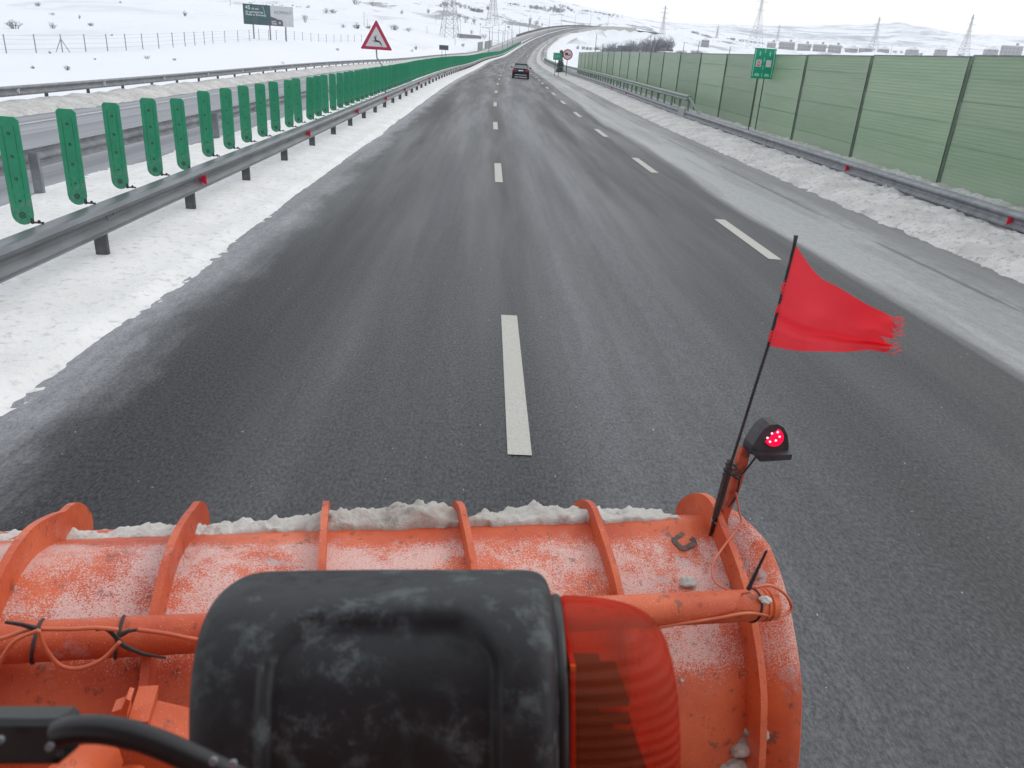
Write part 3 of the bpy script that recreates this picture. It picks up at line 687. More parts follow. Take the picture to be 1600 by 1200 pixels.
hill = [(24, 45, 26, .55, 'broad dark leafless bush at the far left of the snowy slope, largest one there'), (82, 45, 17, .6, 'thin pale bush right of the broad dark bush on the left slope'),
 (61, 12, 11, .6, 'small grey bush near the top left corner of the photo'), (82, 24, 8, .6, 'small bush under the one near the top left corner'), (143, 41, 12, .5, 'low two part bush on the left slope above the wire fence'),
 (124, 30, 5, 1.3, 'thin upright sapling on the upper left slope'), (188, 5, 5, .7, 'tiny bush at the top edge of the left slope'), (175, 56, 6, .5, 'tiny weed clump just above the wire fence'),
 (230, 93, 11, .6, 'dark tuft of bush just below the wire fence on the left'), (273, 95, 9, .5, 'beige tuft right of the dark tuft below the wire fence'), (78, 84, 6, .7, 'small weed tuft beside the braced fence post'),
 (148, 94, 6, .6, 'faint twig tuft below the wire fence'), (105, 110, 12, .7, 'pale twiggy clump above the far guardrail on the left'), (52, 109, 9, .5, 'faint low clump above the far guardrail at the left'),
 (289, 26, 8, 1.0, 'faint shrub on the slope left of the billboard'), (477, 35, 12, 1.2, 'thin leafless sapling tree just right of the billboard'),
 (508, 22, 16, .6, 'dark spreading bush in a row above the sapling'), (522, 21, 16, .5, 'light spreading bush at the right end of its pair'), (556, 8, 18, .6, 'dark scrub on the ridge upper centre left'), (584, 9, 15, .5, 'scrub right of the dark ridge scrub'),
 (535, 44, 14, .5, 'low dark bush left of the pole pair above the deer sign'), (558, 45, 18, .5, 'low bush at the foot of the pole pair above the deer sign'), (576, 45, 12, .5, 'low bush touching the tip of the deer sign'),
 (615, 48, 20, .5, 'rounded bush just right of the deer sign tip'), (637, 50, 18, .4, 'flat rounded bush second right of the deer sign'), (528, 80, 8, .6, 'tiny tuft left of the deer sign base'),
 (443, 101, 7, .6, 'tiny tuft on the snow above the green board row'), (628, 22, 6, 1.2, 'small lone shrub above the rounded bushes'), (669, 22, 6, 1.4, 'lone dark shrub left of the pylon'),
 (650, 78, 7, 1.0, 'weeds on the snow right of the deer sign'), (643, 82, 6, .9, 'weed clump left of its taller twin above the green band'), (724, 73, 8, .8, 'small dry bush right of the dark sign back'),
 (717, 31, 10, 1.0, 'bush between the two pylons, left one'), (728, 33, 10, 1.0, 'bush between the two pylons, taller one'), (741, 37, 9, .7, 'bush between the two pylons, right one'),
 (736, 54, 10, .8, 'bush behind the long low wall'), (756, 61, 11, .9, 'bush at the right end of the long low wall'), (828, 40, 6, 2.2, 'tall dark bush left of the scrub beside the far lamp posts'),
 (837, 41, 10, .9, 'dark scrub bush beside the far lamp posts'), (846, 42, 8, .7, 'smaller scrub beside the far lamp posts'), (795, 45, 7, .8, 'faint shrub left of the far lamp posts'), (762, 18, 10, .8, 'shrub left of the second pylon top')]
for h in hill: bush_at(h[0], h[1], h[2], h[3], h[4], G1)
# tree belts far off: nobody could count them
def belt(name, pts, n, w0, w1, label, thick=1., hf=.7):
    V = []; Fc = []
    for q in range(n):
        t = random.random()*(len(pts)-1); i_ = int(t); f_ = t-i_
        px = pts[i_][0]*(1-f_)+pts[i_+1][0]*f_+random.uniform(-2, 2); py = pts[i_][1]*(1-f_)+pts[i_+1][1]*f_+random.uniform(-1, 1)*thick
        if len(pts[0]) > 2: r = pts[i_][2]*(1-f_)+pts[i_+1][2]*f_; P = place(px, py, r)
        else:
            P, r = hit(px, py)
            if P is None: continue
        w = random.uniform(w0, w1)*r/F; me = random.choice(TWM); n0 = len(V)
        a = random.uniform(0, 6); ca, sa = math.cos(a), math.sin(a)
        co = np.empty(len(me.vertices)*3, np.float32); me.vertices.foreach_get('co', co); co = co.reshape(-1, 3)
        Q = np.stack([(co[:, 0]*ca-co[:, 1]*sa)*w/1.1+P[0], (co[:, 0]*sa+co[:, 1]*ca)*w/1.1+P[1], co[:, 2]*w*hf+P[2]-.05*w], 1)
        V += Q.tolist(); Fc += [tuple(n0+v for v in p.vertices) for p in me.polygons]
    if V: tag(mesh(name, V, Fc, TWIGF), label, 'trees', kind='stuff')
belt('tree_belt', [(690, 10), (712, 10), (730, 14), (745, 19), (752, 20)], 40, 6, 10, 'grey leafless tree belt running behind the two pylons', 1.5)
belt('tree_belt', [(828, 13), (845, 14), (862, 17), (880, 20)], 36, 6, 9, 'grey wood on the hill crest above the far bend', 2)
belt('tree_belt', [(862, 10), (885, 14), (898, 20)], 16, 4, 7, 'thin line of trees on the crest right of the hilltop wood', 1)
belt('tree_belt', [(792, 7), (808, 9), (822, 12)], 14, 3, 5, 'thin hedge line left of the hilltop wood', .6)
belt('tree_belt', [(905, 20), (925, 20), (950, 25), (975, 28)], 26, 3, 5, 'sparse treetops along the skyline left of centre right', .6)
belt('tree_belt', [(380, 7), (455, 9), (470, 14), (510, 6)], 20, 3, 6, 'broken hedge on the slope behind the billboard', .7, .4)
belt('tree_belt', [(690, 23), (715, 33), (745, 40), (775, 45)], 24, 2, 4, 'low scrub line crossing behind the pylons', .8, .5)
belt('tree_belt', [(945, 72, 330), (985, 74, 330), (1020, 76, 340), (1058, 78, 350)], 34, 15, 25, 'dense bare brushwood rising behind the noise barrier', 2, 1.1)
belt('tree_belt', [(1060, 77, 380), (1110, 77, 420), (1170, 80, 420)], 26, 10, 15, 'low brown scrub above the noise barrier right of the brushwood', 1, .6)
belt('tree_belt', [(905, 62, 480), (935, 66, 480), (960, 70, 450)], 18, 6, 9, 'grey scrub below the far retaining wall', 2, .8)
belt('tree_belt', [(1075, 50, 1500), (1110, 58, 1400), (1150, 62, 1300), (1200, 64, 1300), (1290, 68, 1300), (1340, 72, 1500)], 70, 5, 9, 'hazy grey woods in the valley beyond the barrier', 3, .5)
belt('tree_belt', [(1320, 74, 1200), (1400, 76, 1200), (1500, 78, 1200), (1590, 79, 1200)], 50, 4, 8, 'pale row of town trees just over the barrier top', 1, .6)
# dark evergreen shrub by the route sign
V = []; Fc = []; P0 = rng_pt(877, 82, 125); gzz = at(122, 11)[0][2]
for q in range(900):
    u_ = rng.normal(size=3); u_ /= np.linalg.norm(u_); rr_ = random.random()**.4
    hgt = 2.9; pz = random.random()*hgt; wd = .6*(1-pz/hgt*.75)
    c_ = np.array([u_[0]*wd*rr_, u_[1]*wd*rr_, pz]); a_ = rng.normal(size=3)*.09; b_ = rng.normal(size=3)*.05+np.array([0, 0, .12]); n0 = len(V)
    V += [c_-a_, c_+a_, c_+b_*1.5]; Fc.append((n0, n0+1, n0+2))
e = empty('evergreen_shrub', (P0[0], P0[1], gzz+.2), 0, 'dark green pointed shrub behind the route number sign', 'shrub')
mesh('crown', V, Fc, grained('dark_needles', (.09, .13, .11), (.14, .18, .16), 4, .8), e); m = MB(); m.tube([(0, 0, -.4), (0, 0, 1.8)], [.06, .02], 6); m.build('trunk', TWIG, e)

# ------------------------------------------------------------------ wire fence on the left slope
fence_px = [(10, 82, 95), (57, 83, 96), (98, 82, 98), (135, 85, 99), (169, 84, 101), (198, 83, 103), (224, 82, 106), (249, 80, 109), (271, 77, 113), (290, 76, 117), (305, 73, 121), (320, 72, 126), (333, 68, 131), (352, 68, 136), (372, 64, 142), (390, 63, 148), (405, 63, 154), (420, 62, 160), (432, 60, 165), (446, 60, 170), (460, 60, 175), (473, 61, 180), (486, 62, 185), (498, 64, 190), (510, 66, 195), (522, 67, 200), (533, 69, 205), (544, 70, 210), (554, 71, 215), (565, 71, 220)]
e = empty('wire_fence', (0, 0, 0), 0, 'thin wire fence on concrete posts crossing the snowy slope on the left', 'fence')
FP = grained('concrete_post', (.24, .24, .25), (.32, .32, .33), 4, .8); tops = []; pp = None
for k, (x, y, r) in enumerate([(-120, 80, 93), (-75, 81, 93), (-33, 82, 94)]+fence_px):
    P = place(x, y, r); tops.append(P)
    if pp is None: m = MB(); m.box((0, 0, .7), (.09, .09, 2.0)); pp = m.build('post', FP, e); o = pp
    else: o = dup(pp, e)
    o.location = P; o.rotation_euler = (0, 0, .3)
    if k == 5:
        m = MB(); m.tube([(0, 0, 1.3), (.7, .1, 0)], .04, 5); m.tube([(0, 0, 1.3), (-.6, -.1, 0)], .04, 5); q = m.build('brace', FP, e); q.location = P
m = MB()
for h in (.35, .8, 1.25, 1.6): m.tube([p+np.array([0, 0, h]) for p in tops], .009, 3)
m.build('wire', STEELD, e)

# ------------------------------------------------------------------ pylons, poles
PYL = grained('hazed_pylon_steel', (.36, .36, .38), (.44, .44, .46), .2, .6, .2); PYR = grained('red_painted_steel', (.42, .26, .28), (.5, .34, .35), .2, .6)  # grey pylon steel lightened, distance haze put into its colour
def pylon(base, hgt, wb, label, redtop=False, arms=True, t=.16, rz=.4, grp='lattice power pylons'):
    e = empty('power_pylon', base, rz, label, 'pylon', grp)
    def wat(f): return wb*(1-f/.62*.78) if f < .62 else wb*.22*(1-(f-.62)/.38*.75)
    lv = [0]; f = 0
    while f < .985: f = min(1, f+max(.035, .085*wat(f)/wb+.02)); lv.append(f)
    lo = MB(); hi = MB(); tp = MB()
    for a, b in zip(lv[:-1], lv[1:]):
        T = hi if (redtop and .42 < a < .62) else (tp if (redtop and a > .5) else lo); wa, wbb = wat(a)/2, wat(b)/2; za, zb = a*hgt, b*hgt
        C_ = [(-1, -1), (1, -1), (1, 1), (-1, 1)]
        for q in range(4):
            c0, c1 = C_[q], C_[(q+1) % 4]
            T.tube([(c0[0]*wa, c0[1]*wa, za), (c0[0]*wbb, c0[1]*wbb, zb)], t, 4)
            T.tube([(c0[0]*wa, c0[1]*wa, za), (c1[0]*wbb, c1[1]*wbb, zb)], t*.5, 3); T.tube([(c1[0]*wa, c1[1]*wa, za), (c0[0]*wbb, c0[1]*wbb, zb)], t*.5, 3)
            T.tube([(c0[0]*wbb, c0[1]*wbb, zb), (c1[0]*wbb, c1[1]*wbb, zb)], t*.45, 3)
    lo.build('lattice_mast', PYL, e)
    if redtop: hi.build('red_section', PYR, e); tp.build('mast_top', PYL, e)
    if arms:
        for f, w in ((.66, 5.2), (.80, 6.2), (.92, 3.6)):
            m = MB(); z = f*hgt; k_ = hgt/40*w
            for s_ in (-1, 1):
                m.tube([(0, 0, z+1.2), (s_*k_, 0, z)], t*.6, 4); m.tube([(0, 0, z-.3), (s_*k_, 0, z)], t*.6, 4)
                m.tube([(s_*k_*.5, 0, z+.6), (s_*k_*.5, 0, z-.1)], t*.4, 3); m.tube([(s_*k_, 0, z), (s_*k_, 0, z-1.6)], t*.5, 4)
            m.build('cross_arm', PYL, e)
    return e
def pyl_px(px, pyb, r, pyt, wpx, label, **k):
    P = place(px, pyb, r); b_ = rng_pt(px, pyb, r); P[2] = min(P[2], b_[2]); 
    top = rng_pt(px+ (pyb-pyt)*.0, pyt, r)[2]; return pylon(P, top-P[2], wpx*r/F, label, t=.075*r/600+.05, **k)
P, r = hit(702, 61); pylon(P, 46, 22*r/F, 'tall lattice pylon with a red painted band, nearest one, left of the far bend', True, t=.18)
P, r = hit(769, 39); pylon(P, 42, 14*r/F, 'lattice pylon standing right of the red banded one on the hillside', False, t=.2)
pyl_px(1033, 66, 900, 8, 9, 'slim lattice pylon rising above the brushwood behind the noise barrier')
pyl_px(1180, 66, 800, -16, 16, 'lattice pylon above the green lane sign, its tip cut by the top of the photo')
pyl_px(1362, 84, 1000, 26, 12, 'hazy lattice pylon in front of the snowy mountain')
pyl_px(1504, 88, 850, 22, 14, 'rightmost lattice pylon with wide cross arms above the noise barrier')
pyl_px(1118, 70, 1400, 40, 6, 'faint distant pylon left of the lane sign')
pyl_px(1214, 64, 1900, 38, 4, 'very faint small pylon right of the lane sign')
WOOD = grained('grey_pole', (.15, .145, .15), (.22, .21, .215), 2, .8)
def pole(px, yb, yt, r, label, name='utility_pole', rad=.13, grp='utility poles', arm=0):
    if r is None: P, r = hit(px, yb)
    else: P = place(px, yb, r)
    z1 = rng_pt(px, yt, r)[2]; e = empty(name, P, 0, label, 'pole', grp)
    m = MB(); m.tube([(0, 0, -1), (0, 0, z1-P[2])], [rad*1.3, rad*.8], 6); m.build('mast', WOOD, e)
    if arm: m = MB(); m.box((0, 0, z1-P[2]-.5), (1.6, .1, .1)); m.build('cross_arm', WOOD, e)
for a in [(569, 43, 18, None, 'thin utility pole, left one of the pair above the deer sign'), (574, 43, 30, None, 'shorter pole, right one of the pair above the deer sign'), (681, 37, 15, None, 'thin pole left of the red banded pylon'),
          (719, 53, 30, None, 'dark pole above the left end of the long low wall'), (750, 55, 36, None, 'dark pole at the right end of the long low wall'), (667, 55, 40, None, 'leaning thin post in the snow left of the red banded pylon'), (711, 71, 58, None, 'short thin post below the red banded pylon'),
          (930, 80, 53, 300, 'utility pole standing left of the brushwood'), (1020, 82, 62, 320, 'pole in the brushwood behind the barrier'), (1067, 84, 66, 300, 'short pole right of the brushwood', ), (1090, 84, 64, 330, 'forked pole above the barrier'),
          (1139, 88, 73, 260, 'pole stub above a barrier post'), (1388, 98, 70, 700, 'small pole before the mountain'), (360, 10, -6, None, 'pole at the top edge above the billboard')]:
    pole(*a, rad=.10 if a[3] is None else .12)
# lamp posts along the far bend
LG = 'lamp posts along the far bend of the motorway'
lp = None
def lamp(s, o, hgt, label, two=False):
    p, th = at(s, o, 0); e = empty('street_lamp', p, -th, label, 'street lamp', LG)
    sgn = 1 if o < -10 else -1
    m = MB(); m.tube([(0, 0, -.5), (0, 0, hgt)], [.15, .08], 6); m.build('pole', STEELD, e)
    m = MB(); m.tube([(0, 0, hgt), (sgn*1.5, 0, hgt+.35)], .06, 5); m.box((sgn*1.9, 0, hgt+.36), (.7, .25, .12)); m.build('lamp_head', STEELD, e)
lamp(238, -6.2, 7.5, 'nearest grey lamp post rising from the end of the green band')
for k, s in enumerate(np.arange(430, 850, 36)):
    lamp(s, -17.2, 9.5, '%s thin lamp post from the near end along the outer side of the far bend' % ordn[k])
for k, s in enumerate((330, 375, 420)): lamp(s, -6.2, 8, '%s thin lamp post in the median beyond the one at the green band' % ordn[k])
lamp(455, 10.2, 11, 'taller dark lamp post on the inner side of the far bend')
# beige retaining wall below the far bend, low walls at the opposite edge
WALL = grained('pale_concrete', (.40, .41, .40), (.34, .35, .34), .6, .8); WALLG = grained('grey_green_wall', (.24, .27, .26), (.3, .33, .32), .5, .8)
def wall(name, s0, s1, off, z0, z1, mt, label, step=6, th=.4):
    e = empty(name, (0, 0, 0), 0, label, 'wall'); ss = np.arange(s0, s1, step)
    sweep('wall_panels', [(off, z0), (off+th, z0), (off+th, z1), (off, z1)], ss, mt, e, closed=True)
    sweep('coping', [(off-.05, z1+.003), (off+th+.05, z1+.003), (off+th+.05, z1+.15), (off-.05, z1+.15)], ss, STEELD, e, closed=True)
wall('retaining_wall', 655, 830, 11.5, -9, 1.5, WALL, 'long pale retaining wall below the inner side of the far bend')
wall('noise_wall', 345, 372, -17, -.4, 3.2, WALLG, 'grey green noise wall, left one of two beside the opposite lanes far away')
wall('noise_wall', 384, 425, -17, -.4, 3.0, WALLG, 'grey green noise wall, right longer one of two beside the opposite lanes far away')
wall('parapet', 560, 850, -17.2, -.4, 1.3, STEELB, 'dark parapet on the outer edge of the far bend under the hill')
wall('concrete_barrier', 330, 560, 10.1, -.3, 1.35, STEELD, 'grey parapet on the inner edge of the road where it starts to bend', .0+6, .25)
# median posts and railing further up the road are seen as a darker line
wall('median_barrier', 482, 800, -4.9, 0, .95, STEELD, 'grey median barrier continuing up the far bend beyond the green band', 6, .3)
# long low wall in the snowfield
P1, r1 = hit(721, 61); P2, _ = hit(752, 62)
e = empty('low_building', P1, math.atan2(P2[1]-P1[1], P2[0]-P1[0]), 'long low grey building half buried in the snow beside the pylon', 'building'); L_ = np.linalg.norm((P2-P1)[:2])
m = MB(); m.box((L_/2, 1.5, .6), (L_, 3, 3.0)); m.build('wall', grained('grey_block', (.17, .17, .18), (.23, .23, .235), .5, .8), e)
m = MB(); m.box((L_/2, 1.5, 2.25), (L_+.6, 3.8, .3)); m.build('snow_roof', SNOW, e)
# houses and apartment blocks over the barrier
def house(px, py, r, w, h, label, wallc):
    P = place(px, py, r); b_ = rng_pt(px, py, r); z0 = b_[2]; e = empty('house', (P[0], P[1], z0), random.uniform(-.4, .4), label, 'house', 'snow roofed houses behind the barrier')
    m = MB(); m.box((0, 0, h/2-2), (w, w*.7, h+4)); m.build('wall', wallc, e)
    m = MB(); m.prism([(-w*.56, h-.1), (w*.56, h-.1), (0, h+w*.32)], (0, 0, 0), (1, 0, 0), (0, 0, 1), (0, 1, 0), w*.8); m.build('roof', SNOW, e)
    m = MB()
    for x in (-.25, .2): m.box((w*x, -w*.35-.03, h*.55), (w*.14, .08, h*.35))
    m.build('window', SIGNGREY, e)
HW = [grained('house_plaster', (.32, .31, .32), (.26, .25, .26), .5, .8), grained('dark_house_plaster', (.18, .17, .17), (.24, .22, .22), .5, .8)]
house(980, 78, 360, 7, 1.6, 'snow roofed house left of the others in the brushwood', HW[1]); house(1003, 80, 370, 8, 1.5, 'low snow roofed house right of the first in the brushwood', HW[0])
house(965, 60, 800, 9, 3, 'small house on the slope above the brushwood', HW[0]); house(1037, 82, 380, 7, 1.4, 'small snowy roof at the right end of the brushwood', HW[1]); house(1102, 66, 700, 6, 1.5, 'pale house on the valley slope', HW[0])
BLK = grained('block_plaster', (.40, .385, .385), (.33, .325, .335), .1, .8)
for k, (px0, px1, yt, lab) in enumerate([(1199, 1213, 67, 'leftmost pale apartment block above the barrier'), (1218, 1243, 66, 'apartment block second from the left, tallest of the row'), (1247, 1268, 69, 'apartment block in the middle of the row'), (1271, 1292, 70, 'apartment block second from the right'), (1295, 1316, 71, 'rightmost apartment block of the row'), (1565, 1600, 72, 'low pale block at the right edge of the photo')]):
    r = 900; a = rng_pt(px0, yt, r); b = rng_pt(px1, yt, r); c = (a+b)/2; base_ = c[2]-16
    w = np.linalg.norm((b-a)[:2]); e = empty('apartment_block', (c[0], c[1], base_), math.atan2(b[1]-a[1], b[0]-a[0]), lab, 'building', 'apartment blocks beyond the barrier')
    m = MB(); m.box((0, 6, 8), (w, 12, 16)); m.build('wall', BLK, e); m = MB(); m.box((0, 6, 16.3), (w+.6, 12.6, .6)); m.build('snow_roof', SNOW, e)
    m = MB()
    for fl in range(5):
        for q in range(max(2, int(w/3))): m.box((-w/2+1.5+q*3, -.06, 1.8+fl*3), (1.3, .1, 1.3))
    o = m.build('windows', mat('block_glass', (.22, .225, .24), .3), e)
    m = MB(); m.box((w*.2, 5, 17.6), (2.4, 3, 2.2)); m.build('roof_hut', BLK, e)
# scattered village roofs below the mountain
for k, (px, py, r) in enumerate([(1330, 78, 1000), (1352, 78, 1000), (1380, 79, 1050), (1425, 80, 1000), (1470, 80, 1000), (1548, 80, 950)]):
    house(px, py+1, r, 11, 2.0, ['pale low roof just over the barrier, first right of the blocks', 'pale low roof just left of the hazy pylon', 'pale low roof just right of the hazy pylon', 'pale low roof under the mountain flank', 'pale low roof left of the rightmost pylon', 'pale low roof right of the rightmost pylon'][k], BLK)

# ------------------------------------------------------------------ car ahead
CARP = mat('dark_blue_paint', (.018, .02, .032), .28, .2, .6); CARG = mat('car_glass', (.10, .14, .14), .08, 0, .8); CARL = mat('tail_lamp_red', (.5, .01, .04), .25); CHR = mat('pale_bumper_trim', (.5, .5, .54), .35)
sc_ = 87.5; p, th = at(sc_, 2.15, 0); e = empty('car', p, -th-.02, 'dark blue saloon car driving ahead in the right lane, seen from behind', 'car')
body = MB()
def ring(y, w, zb, zt, r_=.12):
    return [(-w+r_, y, zb), (w-r_, y, zb), (w, y, zb+r_), (w, y, zt-r_*1.6), (w-r_*.8, y, zt), (-w+r_*.8, y, zt), (-w, y, zt-r_*1.6), (-w, y, zb+r_)]
rings = [ring(0, .80, .38, .84), ring(.12, .88, .30, .98), ring(.7, .90, .24, 1.02), ring(2.2, .91, .22, .98), ring(3.2, .90, .22, .96), ring(4.1, .86, .24, .82), ring(4.5, .78, .32, .66)]
V = sum(rings, []); Fc = [tuple(range(7, -1, -1)), tuple(range(48, 56))]
for q in range(6):
    for k in range(8): Fc.append((q*8+k, q*8+(k+1) % 8, q*8+8+(k+1) % 8, q*8+8+k))
body.add(V, Fc); body.build('body', CARP, e, True)
cab = MB(); cr = [[(-.76, .5, 1.0), (.76, .5, 1.0), (.76, .5, 1.01), (-.76, .5, 1.01)], [(-.70, .95, 1.0), (.70, .95, 1.0), (.56, 1.15, 1.36), (-.56, 1.15, 1.36)], [(-.74, 2.0, 1.0), (.74, 2.0, 1.0), (.58, 1.9, 1.44), (-.58, 1.9, 1.44)], [(-.72, 3.2, .96), (.72, 3.2, .96), (.58, 2.5, 1.38), (-.58, 2.5, 1.38)]]
V = sum(cr, []); Fc = [(3, 2, 1, 0), (12, 13, 14, 15)]
for q in range(3):
    for k in range(4): Fc.append((q*4+k, q*4+(k+1) % 4, q*4+4+(k+1) % 4, q*4+4+k))
cab.add(V, Fc); cab.build('cabin_glass', CARG, e)
m = MB(); m.prism([(-.58, 1.1), (.58, 1.1), (.60, 2.5), (-.60, 2.5)], (0, 0, 1.43), (1, 0, 0), (0, 1, 0), (0, 0, 1), .035)
for s_ in (-1, 1): m.tube([(s_*.74, .55, 1.0), (s_*.58, 1.12, 1.4)], .04, 6); m.tube([(s_*.58, 2.5, 1.4), (s_*.74, 3.2, .98)], .04, 6)
m.build('roof', CARP, e)
for s_ in (-1, 1):
    m = MB(); m.box((s_*.66, .0, .80), (.38, .16, .17), bev=.03); m.build('tail_lamp', CARL, e)
    m = MB(); m.box((s_*1.0, 2.55, 1.0), (.20, .12, .13), bev=.03); m.build('wing_mirror', CARP, e)
    for y in (.85, 3.6):
        m = MB(); m.tube([(s_*.70, y, .32), (s_*.90, y, .32)], .32, 18); w_ = m.build('wheel', BLACK, e)
m = MB(); m.box((0, -.01, .78), (.50, .02, .11)); m.build('number_plate', WHITE, e)
m = MB(); m.box((0, .02, .36), (1.25, .06, .07)); m.build('bumper_trim', CHR, e)
m = MB(); m.box((0, .05, 1.0), (1.3, .2, .03)); m.build('boot_lip', CHR, e)
m = MB(); m.box((0, 1.2, .26), (1.5, 2.4, .16)); m.build('underbody', BLACK, e)
# ------------------------------------------------------------------ the snow plough carried in front of the truck
PA = onZ(20, 848, 1.28); PB = onZ(1110, 808, 1.24)
eu = (PB-PA)/np.linalg.norm(PB-PA); ew = np.array([-eu[1], eu[0], 0]); ew /= np.linalg.norm(ew); ez = np.cross(eu, ew)
def PL(u, w, z): return PA+eu*u+ew*w+ez*z
def pw(x, y, w):
    """where the sight line meets the upright plane w (behind the plough's lip)"""
    d = wdir(x, y); t = (w-(O-PA)@ew)/(d@ew); return O+t*d
def pu(x, y, u):
    d = wdir(x, y); t = (u-(O-PA)@eu)/(d@eu); P = O+t*d; return np.array([(P-PA)@ew, (P-PA)@ez])
PR = np.array([(.17, -.15), (.09, -.05), (0, 0), (-.07, -.02), (-.19, -.062), (-.26, -.10), (-.32, -.15), (-.40, -.24), (-.45, -.34), (-.50, -.53), (-.47, -.75), (-.35, -.95), (-.2, -1.05)])
PLf = np.array([(.17, -.13), (.09, -.03), (0, .005), (-.07, .035), (-.19, .072), (-.30, .075), (-.42, .045), (-.54, -.03), (-.62, -.14), (-.68, -.35), (-.65, -.6), (-.5, -.85), (-.25, -1.0)])
def dens(P, n):
    t = np.linspace(0, len(P)-1, n); o_ = []
    for q in t:
        i_ = min(int(q), len(P)-2); f_ = q-i_; p0 = P[max(i_-1, 0)]; p1 = P[i_]; p2 = P[i_+1]; p3 = P[min(i_+2, len(P)-1)]
        o_.append(.5*((2*p1)+(-p0+p2)*f_+(2*p0-5*p1+4*p2-p3)*f_**2+(-p0+3*p1-3*p2+p3)*f_**3))
    return np.array(o_)
def prof(u, n=60):
    t = np.clip((u-.30)/1.55, -.3, 1.05); t = t if t < 0 else t
    return dens(PLf*(1-t)+PR*t, n)
def pnorm(P):
    T = np.gradient(P, axis=0); Nn = np.stack([T[:, 1], -T[:, 0]], 1); Nn /= np.linalg.norm(Nn, axis=1)[:, None]
    return np.where((Nn@np.array([-.6, .8]))[:, None] < -2, -Nn, Nn)
# orange paint with frost, scratches and grime; uv = (along, down the curve)
def orange(name, frost=1.0, dark=0.0):
    m = mat(name, (.7, .12, .04), .42, 0, .4); g = NG(m)
    v = g.coord('Object'); uv_ = g.coord('UV'); s_ = g.sep(uv_)
    a = g.noise(v, 3.2, 5, .6); gr = g.noise(v, 26, 5, .65)
    c = g.mix(g.ramp(a, .3, .7), (.66, .135, .045), (.47, .068, .026))
    c = g.mix(g.math('MULTIPLY', g.ramp(gr, .57, .68), .7), c, (.19, .040, .022))
    if frost:
        fine = g.noise(v, 270, 2, .7); mid_ = g.noise(v, 5.5, 5, .65)
        zone = g.math('MULTIPLY', g.ramp(s_[1], .05, .16), g.ramp(s_[1], .44, .60, 1, .12)) if not dark else g.math('ADD', .3, 0.0)
        amt = g.math('MULTIPLY', zone, g.ramp(mid_, .36, .60, .40, 1.0))
        th = g.math('ADD', .70, g.math('MULTIPLY', amt, -.33*frost))
        msk_ = g.math('MULTIPLY', g.math('SUBTRACT', fine, th), 11, False); q = g.n('ShaderNodeClamp'); g.l(msk_, q.inputs[0])
        c = g.mix(g.math('MULTIPLY', q.outputs[0], .74), c, (.68, .55, .52))
        pat = g.noise(v, 9, 6, .7, .4)
        zz = g.math('MULTIPLY', zone, g.ramp(pat, .585, .67, 0, .75)); c = g.mix(zz, c, (.42, .40, .41))
        low = g.noise(g.coord('Object'), 15, 4, .7); c = g.mix(g.math('MULTIPLY', g.ramp(low, .62, .70), .75), c, (.15, .075, .055))
        g.bump(fine, .35, .004)
    g.base(c); g.rough(g.ramp(a, .3, .7, .36, .55)); return m
ORF = orange('frosted_orange_paint', 1.0); ORP = orange('orange_paint', 0); OR2 = orange('speckled_orange_paint', .8, 1)
pl = empty('snow_plough', (0, 0, 0), 0, 'big orange curved snow plough blade with ribs and frost in front of the camera', 'snow plough')
us = np.arange(-.62, 2.051, .03); NP = 60
GV = []; GU = []; GN = []
for u in us:
    P = prof(u, NP); Nn = pnorm(P); Ln = np.concatenate([[0], np.cumsum(np.linalg.norm(np.diff(P, axis=0), axis=1))])-.20
    for k in range(NP): GV.append(PL(u, P[k, 0], P[k, 1])); GU.append((u, Ln[k])); GN.append(ew*Nn[k, 0]+ez*Nn[k, 1])
GV = np.array(GV); GN = np.array(GN); nU = len(us)
if (GN[NP//2]@(O-GV[NP//2])) < 0: GN = -GN; NS = -1
else: NS = 1
dent = (fbm(np.repeat(us, NP)*5, np.tile(np.arange(NP)*.12, nU), 77)*.006)[:, None]
GV = GV+GN*dent
V = np.concatenate([GV, GV-GN*.010]); i_, j_ = np.meshgrid(np.arange(nU-1), np.arange(NP-1), indexing='ij'); i_ = i_.ravel(); j_ = j_.ravel()
f1 = np.stack([i_*NP+j_, i_*NP+j_+1, (i_+1)*NP+j_+1, (i_+1)*NP+j_], 1); n0 = nU*NP; Fc = f1.tolist()+(f1[:, ::-1]+n0).tolist()
Fc += [(k, k+1, n0+k+1, n0+k) for k in range(NP-1)]+[((nU-1)*NP+k, (nU-1)*NP+k+1, n0+(nU-1)*NP+k+1, n0+(nU-1)*NP+k) for k in range(NP-1)]+[(k*NP, (k+1)*NP, n0+(k+1)*NP, n0+k*NP) for k in range(nU-1)]+[(k*NP+NP-1, (k+1)*NP+NP-1, n0+(k+1)*NP+NP-1, n0+k*NP+NP-1) for k in range(nU-1)]
mesh('moldboard', V, Fc, ORF, pl, True, np.array(GU+GU))
GP = np.array([proj(p) for p in GV])
def on_blade(x, y, lift=.002):
    d2 = (GP[:, 0]-x)**2+(GP[:, 1]-y)**2; idx = np.argsort(d2)[:4]; w_ = 1/(d2[idx]+1); w_ /= w_.sum()
    return (GV[idx]*w_[:, None]).sum(0)+GN[idx[0]]*lift, GN[idx[0]]
def plate(name, u, off_a, off_b, th, mt, hook=True, t0=14, t1=NP):
    """curved rib standing on the back of the blade"""
    P = prof(u, NP); Nn = pnorm(P)*NS; A = []; B = []
    for k in range(0 if hook else t0, t1):
        f_ = k/NP; of = off_a*(1-f_)+off_b*f_
        if k < 3: of *= (.35, .75, .95)[k]
        A.append(P[k]-Nn[k]*.004); B.append(P[k]+Nn[k]*of)
    m_ = MB(); m_.strip(A, B, PL(u, 0, 0), ew, ez, eu, th); return m_.build(name, mt, pl)
